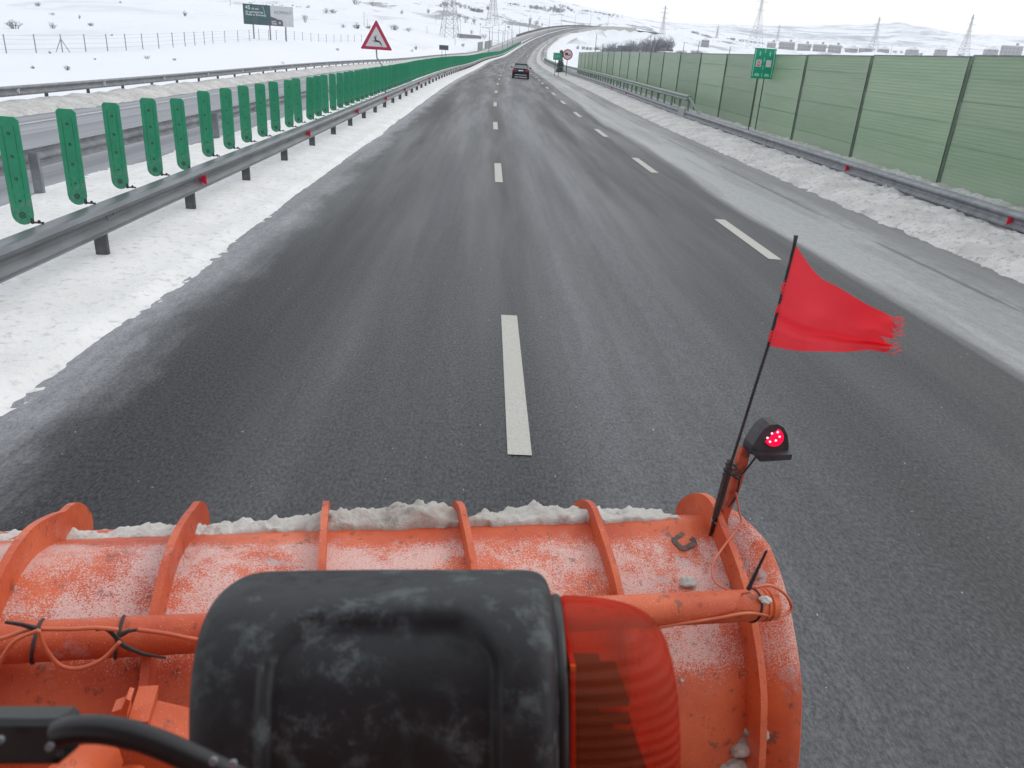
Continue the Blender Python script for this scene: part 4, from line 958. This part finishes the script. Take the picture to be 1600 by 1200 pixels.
plate('rib', -.21, .10, .07, .024, ORP)
for u, oa in zip((.120, .445, .801, 1.191, 1.589), (.085, .082, .075, .065, .06)): plate('rib', u, oa*.93, .055, .018, OR2)
plate('rib', 1.971, .066, .085, .020, OR2)
# side plate at the right end: taller crescent
P = prof(2.05, NP); Nn = pnorm(P)*NS; V = []; UVs = []; L1 = np.concatenate([[0], np.cumsum(np.linalg.norm(np.diff(P, axis=0), axis=1))])-.2
cols = [(1.978, .012), (2.0, .028), (2.03, .046), (2.06, .062), (2.085, .072), (2.092, .066), (2.08, .040), (1.99, -.012)]
for k in range(6, NP):
    g_ = min(1, (k-5)/13)
    for u_, of_ in cols: V.append(PL(1.99+(u_-1.99)*(.35+.65*g_), *(P[k]+Nn[k]*of_*g_))); UVs.append((u_, max(.17, L1[k])))
nc_ = len(cols); nr_ = NP-6
Fc = [(a*nc_+b, a*nc_+(b+1) % nc_, (a+1)*nc_+(b+1) % nc_, (a+1)*nc_+b) for a in range(nr_-1) for b in range(nc_)]+[tuple(range(nc_)), tuple(range(nr_*nc_-1, (nr_-1)*nc_-1, -1))]
mesh('side_plate', V, Fc, orange('lightly_frosted_orange_paint', .8), pl, True, UVs)
# cross tube
c0 = pw(-140, 1012, -.53); c1 = pw(1207, 944, -.41)
def tpt(t): return c0*(1-t)+c1*t
m = MB(); m.tube([tpt(t) for t in np.linspace(0, 1, 30)], .0415, 20); m.build('cross_tube', OR2, pl, True)
tax = (c1-c0)/np.linalg.norm(c1-c0)
def t_at(x):
    ts = np.linspace(0, 1, 400); return ts[np.argmin([abs(proj(tpt(t))[0]-x) for t in ts])]
for x in (1190, 1197): m = MB(); t = t_at(x); m.tube([tpt(t)-tax*.003, tpt(t)+tax*.003], .044, 20); m.build('weld_ring', ORP, pl, True)
# bolt head block behind the last rib, brackets low on the left, push frame
b = pw(1148, 836, -.05); m = MB(); m.tube([b-eu*.01, b+eu*.03], .026, 6); m.tube([b-eu*.03, b+eu*.0], .018, 12); m.build('rib_bolt', RUSTY, pl)
def px_plate(m_, pts, w, th):
    Q = [pw(x, y, w) for x, y in pts]; q0 = Q[0]; m_.prism([((p-q0)@eu, (p-q0)@ez) for p in Q], q0, eu, ez, ew, th)
m = MB(); px_plate(m, [(168, 1130), (178, 1103), (193, 1098), (200, 1083), (207, 1085), (202, 1104), (204, 1140)], -.72, .03); px_plate(m, [(203, 1130), (208, 1100), (240, 1098), (238, 1122), (300, 1136), (330, 1150), (330, 1215), (205, 1215)], -.70, .09)
m.build('mounting_bracket', OR2, pl)
m = MB(); a = pw(150, 1185, -.82); b = pw(30, 1320, -1.0); m.tube([a, b], .05, 12); a = pw(188, 1205, -.80); m.tube([a, a-ez*.3-ew*.2], .04, 14); m.build('hinge_pin', ORP, pl, True)
for x in (.25, 1.3):
    m = MB(); a = PL(x, -.62, -.62); b = PL(x, -1.5, -.75); m.tube([a, b], .06, 8); m.build('push_arm', ORP, pl)
m = MB()
for k in range(-6, 20):
    P = prof(k*.1+.05, NP)[-1]; m.box(PL(k*.1+.05, P[0]+.02, P[1]-.06), (.098, .02, .16), [eu, ew, ez])
m.build('cutting_edge', RUSTY, pl)
# spray painted marks on the blade
def ribbon(name, pts, wpx, mt, lift=.002):
    Q = [on_blade(x, y, lift) for x, y in pts]; V = []; Fc = []
    for k, (p, nn) in enumerate(Q):
        t = Q[min(k+1, len(Q)-1)][0]-Q[max(k-1, 0)][0]; t /= np.linalg.norm(t)+1e-9; s_ = np.cross(t, nn); s_ /= np.linalg.norm(s_)+1e-9; hw = wpx/2*.0019*(1 if 0 < k < len(Q)-1 else .6)
        V += [p-s_*hw, p+s_*hw, p+s_*hw-nn*.006, p-s_*hw-nn*.006]
    for k in range(len(Q)-1):
        a = 4*k
        for q in range(4): Fc.append((a+q, a+(q+1) % 4, a+4+(q+1) % 4, a+4+q))
    Fc += [(3, 2, 1, 0), (4*len(Q)-4, 4*len(Q)-3, 4*len(Q)-2, 4*len(Q)-1)]
    return mesh(name, V, Fc, mt, pl)
def spl(pts, n=6):
    return [tuple(q) for q in dens(np.array(pts, float), n*(len(pts)-1)+1)]
SPR = grained('black_spray_paint', (.075, .05, .045), (.22, .10, .07), 40, .6, lo=.45, hi=.7); OCH = grained('ochre_spray_paint', (.42, .20, .06), (.55, .12, .04), 30, .6, lo=.4, hi=.6)
ribbon('painted_mark', spl([(1034, 831), (1040, 826), (1052, 826), (1063, 831), (1062, 838), (1054, 841)]), 7, SPR)
ribbon('painted_mark', spl([(1052, 841), (1056, 851), (1066, 857), (1078, 855), (1084, 848), (1080, 843)]), 9, SPR, .003)
ribbon('painted_mark', spl([(755, 830), (768, 826), (782, 829)]), 7, SPR); ribbon('painted_mark', spl([(850, 834), (862, 828), (876, 827), (888, 832)]), 7, OCH)
# cables, ties
WIREO = grained('orange_cable', (.62, .16, .07), (.5, .10, .05), 8, .5)
cab = empty('cable', (0, 0, 0), 0, 'thin orange cable looped and tied along the plough cross tube', 'cable')
def cable(pts, w, r=.0042, name='strand', mt=WIREO, par=None):
    Q = dens(np.array([pw(x, y, w if not isinstance(w, (list, tuple)) else w[k]) for k, (x, y) in enumerate(pts)]), 8*len(pts)); m_ = MB(); m_.tube(list(Q), r, 8); return m_.build(name, mt, par or cab, True)
cable([(-40, 1000), (0, 998), (40, 985), (70, 983), (110, 983), (150, 981), (185, 984)], -.585)
cable([(-10, 1055), (5, 1025), (25, 1000), (60, 985)], -.60)
cable([(60, 985), (72, 1015), (95, 1040), (125, 1044), (160, 1030), (187, 1003)], -.60)
cable([(215, 984), (260, 990), (315, 1000), (380, 1004)], -.57)
cable([(1000, 985), (1060, 975), (1120, 966), (1170, 958), (1215, 963), (1236, 952), (1228, 930), (1205, 915), (1178, 918)], [-.47, -.47, -.47, -.47, -.44, -.42, -.42, -.42, -.43])
cable([(1150, 770), (1155, 800), (1158, 815), (1145, 835), (1125, 862), (1113, 885), (1118, 910), (1150, 926), (1172, 925)], [-.09, -.09, -.10, -.14, -.2, -.27, -.33, -.40, -.44], .003)
tie = None
def ztie(x, tail):
    t = t_at(x); p = tpt(t); e_ = empty('cable_tie', (0, 0, 0), 0, tail[2], 'cable tie', 'black cable ties on the plough cross tube')
    m_ = MB(); a1 = np.cross(tax, (0, 0, 1)); a1 /= np.linalg.norm(a1); a2 = np.cross(a1, tax)
    m_.tube([p+(a1*math.cos(q)+a2*math.sin(q))*.0425+tax*.006*math.sin(q) for q in np.linspace(0, 2*PI, 25)], .0034, 6, cap=False); m_.build('loop', BLACK, e_, True)
    m_ = MB(); a = pw(*tail[0], tail[3]); b = pw(*tail[1], tail[3]+.0); m_.tube([a, (a+b)/2+ez*.003, b], [.006, .004, .003], 6); m_.build('tail', BLACK, e_)
ztie(1174, ((1169, 921), (1198, 860), 'black cable tie with a long upright tail at the right end of the tube', -.45))
ztie(58, ((62, 984), (8, 972), 'black cable tie with its tail pointing left on the left part of the tube', -.59))
ztie(187, ((187, 992), (214, 984), 'twisted black cable tie and tape on the tube left of the lamp', -.59))
m = MB(); Q = dens(np.array([pw(x, y, -.585) for x, y in [(150, 985), (165, 983), (180, 994), (187, 1004), (200, 1012), (225, 1022), (260, 1028)]]), 30); m.tube(list(Q), [.002+.003*math.sin(PI*k/29) for k in range(30)], 6); tag(m.build('tape_strip', BLACK), 'ragged black tape smear along the tube left of the lamp', 'tape')
tk = empty('truck', (0, 0, 0), 0, 'orange snow plough truck cab the photo is taken from, behind the lamp', 'truck')
m = MB(); m.box((-.25, .17, 1.15), (2.5, .10, 1.5), bev=.03); m.build('front_panel', ORP, tk)
m = MB(); m.box((-.25, -.75, 3.12), (2.5, 1.75, .07), bev=.03); m.build('cab_roof', ORP, tk)
m = MB(); m.box((-.25, -1.7, 2.0), (2.5, .08, 2.2)); m.build('rear_wall', ORP, tk)
m = MB(); m.box((-.25, -.78, 1.2), (2.48, 1.8, .08)); m.build('cab_floor', BLACK, tk)
m = MB(); m.box((-.25, -.02, 1.80), (2.4, .26, .12), bev=.03); m.build('dashboard', BLACK, tk)
for x_ in (-1.47, .97): m = MB(); m.box((x_, -.9, 1.65), (.06, 1.6, .9)); m.build('door', ORP, tk)
m = MB(); m.box((-.25, .30, .42), (2.4, .25, .3), bev=.04); m.build('bumper', BLACK, tk)
# ---- marker light on its arm, flag rod and flag
wf = -.055
ml = empty('marker_light', (0, 0, 0), 0, 'lit red marker lamp in black rubber on an orange arm at the plough corner', 'lamp')
def px_prism(m_, pts, w, th, dw=0):
    Q = [pw(x, y, w) for x, y in pts]; q0 = Q[0]; m_.prism([((p-q0)@eu, (p-q0)@ez) for p in Q], q0+ew*dw, eu, ez, ew, th)
m = MB(); px_prism(m, [(1119, 835), (1128, 800), (1142, 755), (1151, 718), (1158, 698), (1170, 704), (1166, 722), (1156, 756), (1146, 782), (1136, 806), (1133, 835)], wf, .02); m.build('arm', grained('worn_orange_arm', (.52, .09, .04), (.16, .05, .035), 22, .55, lo=.42, hi=.62), ml)
m = MB(); px_prism(m, [(1166, 703), (1170, 690), (1180, 674), (1188, 664), (1197, 658), (1209, 657), (1218, 662), (1224, 674), (1226, 690), (1225, 702), (1180, 706)], wf-.01, .05)
px_prism(m, [(1168, 700), (1226, 699), (1224, 707), (1176, 710)], wf-.02, .09); m.build('housing', grained('dull_black_rubber', (.02, .018, .022), (.05, .045, .05), 14, .5), ml)
LENS = mat('lit_red_lens', (.6, .0, .03), .3); LENS.node_tree.nodes['Principled BSDF'].inputs['Emission Color'].default_value = (1, .0, .045, 1); LENS.node_tree.nodes['Principled BSDF'].inputs['Emission Strength'].default_value = .75
LED = mat('led', (.9, .3, .5), .3); LED.node_tree.nodes['Principled BSDF'].inputs['Emission Color'].default_value = (1, .45, .6, 1); LED.node_tree.nodes['Principled BSDF'].inputs['Emission Strength'].default_value = 1.6
m = MB(); m.tube([pw(1209, 683, wf-.032), pw(1209, 683, wf-.040)], .0275, 24); m.build('lens', LENS, ml)
for x, y in [(1206, 677), (1215, 675), (1199, 684), (1203, 690), (1212, 688), (1218, 682)]:
    m = MB(); a = pw(x, y, wf-.052); m.tube([a, a-ew*.002], .0032, 8); m.build('led', LED, ml)
m = MB(); m.tube(list(dens(np.array([pw(x, y, wf-.02) for x, y in [(1186, 707), (1175, 722), (1163, 737), (1157, 745), (1150, 775), (1138, 793)]]), 24)), .003, 6); m.build('lead', BLACK, ml)
m = MB(); m.tube([pw(1112, 832, wf-.012), pw(1122, 792, wf-.014), pw(1137, 738, wf-.014), pw(1141, 718, wf-.012)], [.006, .011, .0115, .009], 10); m.build('taped_bundle', grained('dark_tape', (.018, .013, .012), (.08, .035, .03), 60, .5), ml, True)
m = MB()
for x0, y0, x1, y1 in ((1131, 733, 1156, 750), (1134, 724, 1150, 728), (1129, 741, 1152, 732), (1133, 738, 1158, 743)): m.tube([pw(x0, y0, wf-.028), pw(x1, y1, wf-.026)], .0038, 6)
m.build('tie', BLACK, ml)
m = MB(); c_ = pw(1122, 812, wf-.012); m.tube([c_+eu*.02*math.cos(q)+ew*.02*math.sin(q)+ez*.004*math.sin(q) for q in np.linspace(0, 2*PI, 20)], .002, 6, cap=False); m.build('wire_ring', STEELD, ml); m = MB(); c_ = pw(1141, 724, wf-.012); m.tube([c_+eu*.014*math.cos(q)+ew*.016*math.sin(q) for q in np.linspace(0, 2*PI, 20)], .0018, 6, cap=False); m.build('wire_ring', STEELD, ml)
fl = empty('warning_flag', (0, 0, 0), 0, 'ragged red cloth flag blowing right from a thin dark rod on the plough corner', 'flag')
rod = [(1109, 838), (1121, 796), (1143, 722), (1160, 668), (1180, 604), (1200, 541), (1214, 490), (1228, 435), (1241, 384), (1244, 368)]
m = MB(); Q = [pw(x, y, wf-.03+(.0 if k else .02)) for k, (x, y) in enumerate(rod)]; m.tube(Q, [.0042]*8+[.0045, .0062], 8)
for k in range(60):
    t = k/60*(len(Q)-4)+1; i0 = int(t); p = Q[i0]*(1-t+i0)+Q[i0+1]*(t-i0); m.tube([p, p+(Q[i0+1]-Q[i0])/np.linalg.norm(Q[i0+1]-Q[i0])*.004], .0052, 6)
m.build('rod', BLACK, fl, True)
top_ = np.array([(1241, 380), (1252, 396), (1266, 416), (1285, 436), (1305, 446), (1330, 461), (1352, 474), (1372, 484), (1392, 494), (1404, 503)], float)
bot_ = np.array([(1199, 540), (1215, 543), (1235, 547), (1262, 549), (1290, 549), (1315, 550), (1335, 549), (1357, 547), (1380, 550), (1402, 553)], float)
na, nb_ = 60, 110; T_ = dens(top_, nb_); B_ = dens(bot_, nb_); V = []; keep = []
frs = random.Random(5); edge = [1-.02-.05*abs(math.sin(k*.31))*frs.random()-.02*frs.random()-.03*abs(math.sin(k*.19+1))-(.06 if 34 < k < 44 else 0) for k in range(na)]
for a_i in range(na):
    ta = a_i/(na-1)
    for b_i in range(nb_):
        tb = b_i/(nb_-1)*edge[a_i]; T0 = T_[min(int(tb*(nb_-1)), nb_-1)]; B0 = B_[min(int(tb*(nb_-1)), nb_-1)]; f_ = tb*(nb_-1)-int(tb*(nb_-1)); i1 = min(int(tb*(nb_-1))+1, nb_-1)
        T0 = T0*(1-f_)+T_[i1]*f_; B0 = B0*(1-f_)+B_[i1]*f_
        left = (1-tb)**6*2.2*math.sin(ta*26)*(1 if ta > .3 else .2)
        x = T0[0]*(1-ta)+B0[0]*ta+left; y = T0[1]*(1-ta)+B0[1]*ta
        fold = .030*math.sin(tb*5.2-ta*2.4)*tb**.7+.034*math.exp(-((ta-.74-.05*tb)/.055)**2)*tb**.4*(1 if True else 0)-.014*math.exp(-((ta-.52)/.12)**2)*tb+.006*math.sin(tb*17+ta*9)*tb
        V.append(pw(x, y, wf-.032+fold))
Fc = [(r_*nb_+c, r_*nb_+c+1, (r_+1)*nb_+c+1, (r_+1)*nb_+c) for r_ in range(na-1) for c in range(nb_-1)]
CL = mat('red_cloth', (.78, .02, .035), .8, 0, .2); g = NG(CL); v = g.coord('Object'); g.base(g.mix(g.ramp(g.noise(v, 9, 5, .6), .35, .7), (.98, .075, .095), (.93, .06, .08))); g.bump(g.noise(v, 420, 2, .5), .25, .002)
g.b.inputs['Subsurface Weight'].default_value = .0
tr = g.n('ShaderNodeBsdfTranslucent'); tr.inputs[0].default_value = (.95, .04, .06, 1); mx = g.n('ShaderNodeMixShader'); mx.inputs[0].default_value = .3
g.l(g.b.outputs[0], mx.inputs[1]); g.l(tr.outputs[0], mx.inputs[2]); g.l(mx.outputs[0], g.t.nodes['Material Output'].inputs[0])
mesh('cloth', V, Fc, CL, fl, True)
m = MB()
for k in range(70):
    a_i = frs.randint(0, na-1); p = np.array(V[a_i*nb_+nb_-1]); d_ = eu*frs.uniform(.008, .035)+ez*frs.uniform(-.010, .010)+ew*frs.uniform(-.01, .01); m.tube([p-eu*.004, p+d_*.5+ez*.003, p+d_], .0006, 3)
m.build('loose_threads', CL, fl)
# ---- snow packed along the lip and lumps
def lumpy(name, pts_fn, nu, nv, par=None, mt=None): pass
hx = [-200, 0, 60, 130, 200, 240, 300, 360, 430, 480, 515, 560, 600, 630, 660, 690, 720, 760, 790, 830, 860, 878, 900, 930, 960, 1000, 1040, 1060, 1075]
hp = [14, 14, 16, 10, 16, 22, 16, 18, 22, 26, 32, 30, 34, 42, 52, 34, 22, 40, 36, 30, 36, 56, 26, 34, 26, 24, 12, 4, -4]
PKM = dirty('packed_snow', (.62, .61, .58), (.45, .43, .39), (.27, .25, .22))
uu = np.arange(-.6, 2.02, .005); vv = np.linspace(0, 1, 34); V = []
for u in uu:
    px_ = proj(PL(u, .0, 0))[0]; hh = np.interp(px_, hx, hp)*.00150
    for v__ in vv:
        w = -.012+.17*v__; zb = np.interp(-w, -PR[:4][:, 0][::1], PR[:4][:, 1]) if False else (-.0 if w < 0 else -w*.55)
        n1_ = float(fbm(np.array([u*14]), np.array([v__*3.0]), 61, 4)[0]); n2_ = float(fbm(np.array([u*38]), np.array([v__*6]), 62, 4)[0])
        env = math.sin(PI*min(1, v__*1.25+.0))**.6 if v__ < .8 else max(0, (1-v__)/.2)*.0
        z = zb+env*max(0.0, hh*(1.0+1.5*n1_)+.034*n2_+.004)-.004 if v__ > 0 else zb-.02
        if v__ > .8: z = zb-.06
        V.append(PL(u+.016*n2_, w+.02*n1_+.02*n2_-.004*(v__ < .1), z))
nv = len(vv); Fc = [(a*nv+b, a*nv+b+1, (a+1)*nv+b+1, (a+1)*nv+b) for a in range(len(uu)-1) for b in range(nv-1)]
pk = mesh('packed_snow', V, Fc, PKM, None, True); tag(pk, 'crusty white snow packed along the top edge of the plough blade', 'snow', kind='stuff')
def lump(p, rx, ry, rz_, seed, mt=PKM, n=14, amp=.5):
    V = []; Fc = []
    for a in range(n+1):
        ph = PI*a/n
        for b in range(2*n):
            th = PI*b/n; d = np.array([math.sin(ph)*math.cos(th), math.sin(ph)*math.sin(th), math.cos(ph)])
            q = 1+amp*float(fbm(np.array([d[0]*1.6+seed]), np.array([d[1]*1.6+d[2]*1.3]), seed, 4)[0])*2
            V.append(np.array(p)+eu*d[0]*rx*q+ew*d[1]*ry*q+ez*d[2]*rz_*q)
    for a in range(n):
        for b in range(2*n): Fc.append((a*2*n+b, a*2*n+(b+1) % (2*n), (a+1)*2*n+(b+1) % (2*n), (a+1)*2*n+b))
    return V, Fc
def put_lump(name, lab, items, blade=True):
    mb = MB()
    for k, (x, y, r1, r2, dz) in enumerate(items):
        p, nn = on_blade(x, y, dz) if blade else (pw(x, y, dz), None)
        V, Fc = lump(p, r1, r2, r2*.8, int(x) % 97+k); mb.add(V, Fc)
    tag(mb.build(name, PKM, None, True), lab, 'snow lump')
put_lump('snow_lump', 'grey snow lump stuck on the blade above the right end of the tube', [(1074, 910, .028, .022, .0)])
put_lump('snow_lump', 'pale yellowish snow lump on the right end of the cross tube', [(1196, 937, .016, .013, -.445)], False)
put_lump('snow_lump', 'small snow crumb on the orange blade right of the amber lens', [(1064, 1064, .006, .006, .003)])
put_lump('snow_heap', 'grey slush packed in the lower corner beside the side plate', [(1172, 1168, .055, .035, .0), (1186, 1140, .04, .035, .0), (1155, 1195, .06, .035, 0), (1190, 1112, .022, .03, .0)])
put_lump('snow_lump', 'small snow lump beside the left rib below the tube', [(231, 1085, .012, .014, .01)])
# ------------------------------------------------------------------ plough head lamp right in front of the camera
cxa, cya = R[:, 0], R[:, 1]; tcam = R[:, 2]     # right, up, towards the viewer
def depthpt(x, y, d): return O+R@(ray(x, y)*d)
LC = depthpt(600, 1128, .665)
SCUFF = mat('scuffed_black_plastic', (.02, .021, .022), .5, 0, .4); g = NG(SCUFF); v = g.coord('Object')
sc1 = g.noise(v, 40, 8, .72, .25); sc2 = g.noise(v, 8, 4, .6); mk_ = g.math('MULTIPLY', g.ramp(sc1, .47, .64), g.ramp(sc2, .40, .56))
g.base(g.mix(g.math('MULTIPLY', mk_, .7), g.mix(g.ramp(sc2, .3, .7), (.010, .011, .0125), (.018, .020, .0235)), (.11, .135, .14))); g.rough(g.ramp(sc1, .4, .7, .5, .75)); g.bump(g.noise(v, 300, 2, .5), .12, .002)
hl = empty('plough_headlamp', (0, 0, 0), 0, 'large scuffed black lamp housing with amber side lens at the bottom centre', 'headlamp')
na_, nt_ = 120, 160; V = []
a_half = .1465; Rb = .124
for ia in range(na_+1):
    t = -1+2*ia/na_; xx = math.copysign(abs(t)**.8, t)
    x = a_half*xx; lim = min(abs(xx), 1)
    prs = (1-lim**(22 if xx < 0 else 20))**(1/(5.5 if xx < 0 else 6))*(1-.02*(max(0, -xx))**2)
    for it in range(nt_):
        th = 2*PI*it/nt_; r = Rb*prs
        # slightly squared section, longer away from the camera
        cu_, su_ = math.cos(th), math.sin(th)
        k_ = (abs(cu_)**2.6+abs(su_)**2.6)**(-1/2.6)
        ddeg = math.degrees(th); x0 = x-.006
        fx_ = sm(np.array((.094-abs(x0))/.010)); ft = sm(np.array((ddeg-30-16*max(0, (abs(x0)-.05)/.04)**2)/7))*(1 if ddeg < 200 else 0)
        r = r*k_-.0135*float(fx_*ft)
        V.append(LC+cxa*(x*(.945+(.085*max(0, cu_)**2 if x < 0 else .0))+.0085)+cya*r*cu_+tcam*r*su_*.92)
Fc = [(a*nt_+b, (a+1)*nt_+b, (a+1)*nt_+(b+1) % nt_, a*nt_+(b+1) % nt_) for a in range(na_) for b in range(nt_)]
mesh('housing', V, Fc, SCUFF, hl, True)
def revolve(prf, n, name, mt, par):
    V = []
    for x, r in prf:
        for k in range(n):
            th = 2*PI*k/n; k_ = (abs(math.cos(th))**2.3+abs(math.sin(th))**2.3)**(-1/2.3); V.append(LC+cxa*x+cya*r*k_*math.cos(th)+tcam*r*k_*math.sin(th)*.92)
    Fc = [(a*n+b, (a+1)*n+b, (a+1)*n+(b+1) % n, a*n+(b+1) % n) for a in range(len(prf)-1) for b in range(n)]+[tuple(range(n)), tuple(range(len(prf)*n-1, (len(prf)-1)*n-1, -1))]
    return mesh(name, V, Fc, mt, par, True)
GASK = mat('black_gasket', (.01, .011, .012), .4)
revolve([(.125, .085), (.1425, .104), (.150, .105), (.152, .103), (.1525, .09)], 72, 'gasket_ring', GASK, hl)
LB = .155
lens_p = [(LB-.004, .1), (LB, .1035)]+[(LB+.087*math.sin(q), .1035*max(.02, math.cos(q))**.25) for q in np.linspace(.05, PI/2-.02, 22)]
AMB = mat('amber_lens', (.95, .13, .025), .16, 0, .5); g = NG(AMB); g.b.inputs['Base Color'].default_value = (.66, .13, .05, 1); tb_ = g.n('ShaderNodeBsdfTransparent'); tb_.inputs[0].default_value = (.86, .15, .05, 1); ms_ = g.n('ShaderNodeMixShader'); ms_.inputs[0].default_value = .79; g.l(g.b.outputs[0], ms_.inputs[1]); g.l(tb_.outputs[0], ms_.inputs[2]); g.l(ms_.outputs[0], g.t.nodes['Material Output'].inputs[0])
vv_ = g.coord('Object'); dotn = g.n('ShaderNodeVectorMath', operation='DOT_PRODUCT'); g.l(vv_, dotn.inputs[0]); dotn.inputs[1].default_value = tuple(cya+tcam*.3)
rib_ = g.math('SINE', g.math('MULTIPLY', dotn.outputs['Value'], 2*PI/.0078)); g.bump(rib_, .22, .003); g.rough(g.ramp(g.noise(vv_, 14, 4, .6), .3, .7, .28, .48))
revolve(lens_p, 96, 'amber_lens', AMB, hl)
m = MB()
for k in range(17):
    z_ = .046-.0074*k; wd = .040+.012*math.sin(k*.9+.5)+.012*math.sin(k*2.3)-(.016 if k < 3 else 0)
    m.box(LC+cxa*(LB+wd/2+.002)+cya*z_+tcam*.012, (wd, .0042+.0012*math.sin(k*1.7), .086), [cxa, cya, tcam])
m.tube([LC+cxa*(LB+.003)-cya*.022-tcam*.005, LC+cxa*(LB+.046)-cya*.022-tcam*.005], .036, 20)
m.build('reflector_fins', mat('dark_reflector', (.004, .003, .003), .6, 0, .2), hl)
m = MB(); m.box(LC+cxa*(LB+.001)-cya*.01, (.004, .17, .15), [cxa, cya, tcam]); m.tube([LC+cxa*LB+cya*.02+tcam*.03, LC+cxa*(LB+.05)+cya*.02+tcam*.03], .012, 12); m.build('bulb_holder', mat('orange_reflector', (.75, .12, .02), .3), hl)
m = MB(); m.tube([LC-cya*.10-cxa*.02, LC-cya*.34-cxa*.02-tcam*.05], .022, 12); m.build('mounting_stem', GASK, hl)
# wiper arm in the lower left corner
wa = empty('wiper_arm', (0, 0, 0), 0, 'black windscreen wiper arm crossing the lower left corner in front of the plough', 'wiper')
m = MB(); c_ = depthpt(38, 1148, .44); m.box(c_, (.054, .0255, .022), [cxa, cya, tcam], bev=.003); m.build('hinge_cover', GASK, wa)
m = MB(); m.tube([depthpt(x, y, .43) for x, y in dens(np.array([(88, 1148), (120, 1140), (170, 1141), (225, 1154), (285, 1178), (345, 1206), (420, 1245)], float), 30)], [.0078]*14+[.0074]*16, 14); m.build('arm', GASK, wa, True)
for x, y in ((2, 1155), (80, 1165), (335, 1188), (365, 1192)): m = MB(); q = depthpt(x, y, .422); m.tube([q, q+tcam*.0025], .0022, 8); m.build('rivet', STEELD, wa)
# ------------------------------------------------------------------ haze
ZB = float(GZ.min())-1.5; ZT_ = max(float(GZ.max()), 60)+20
HM = bpy.data.materials.new('haze'); HM.use_nodes = True; t_ = HM.node_tree; t_.nodes.clear()
o_ = t_.nodes.new('ShaderNodeOutputMaterial'); v_ = t_.nodes.new('ShaderNodeVolumePrincipled'); v_.inputs['Density'].default_value = .00013; v_.inputs['Color'].default_value = (.985, .99, 1, 1); v_.inputs['Anisotropy'].default_value = .1; t_.links.new(v_.outputs[0], o_.inputs['Volume'])
hz = MB(); hz.box((0, 0, (ZB+ZT_)/2), (13600, 13600, ZT_-ZB)); tag(hz.build('haze', HM), kind='stuff')
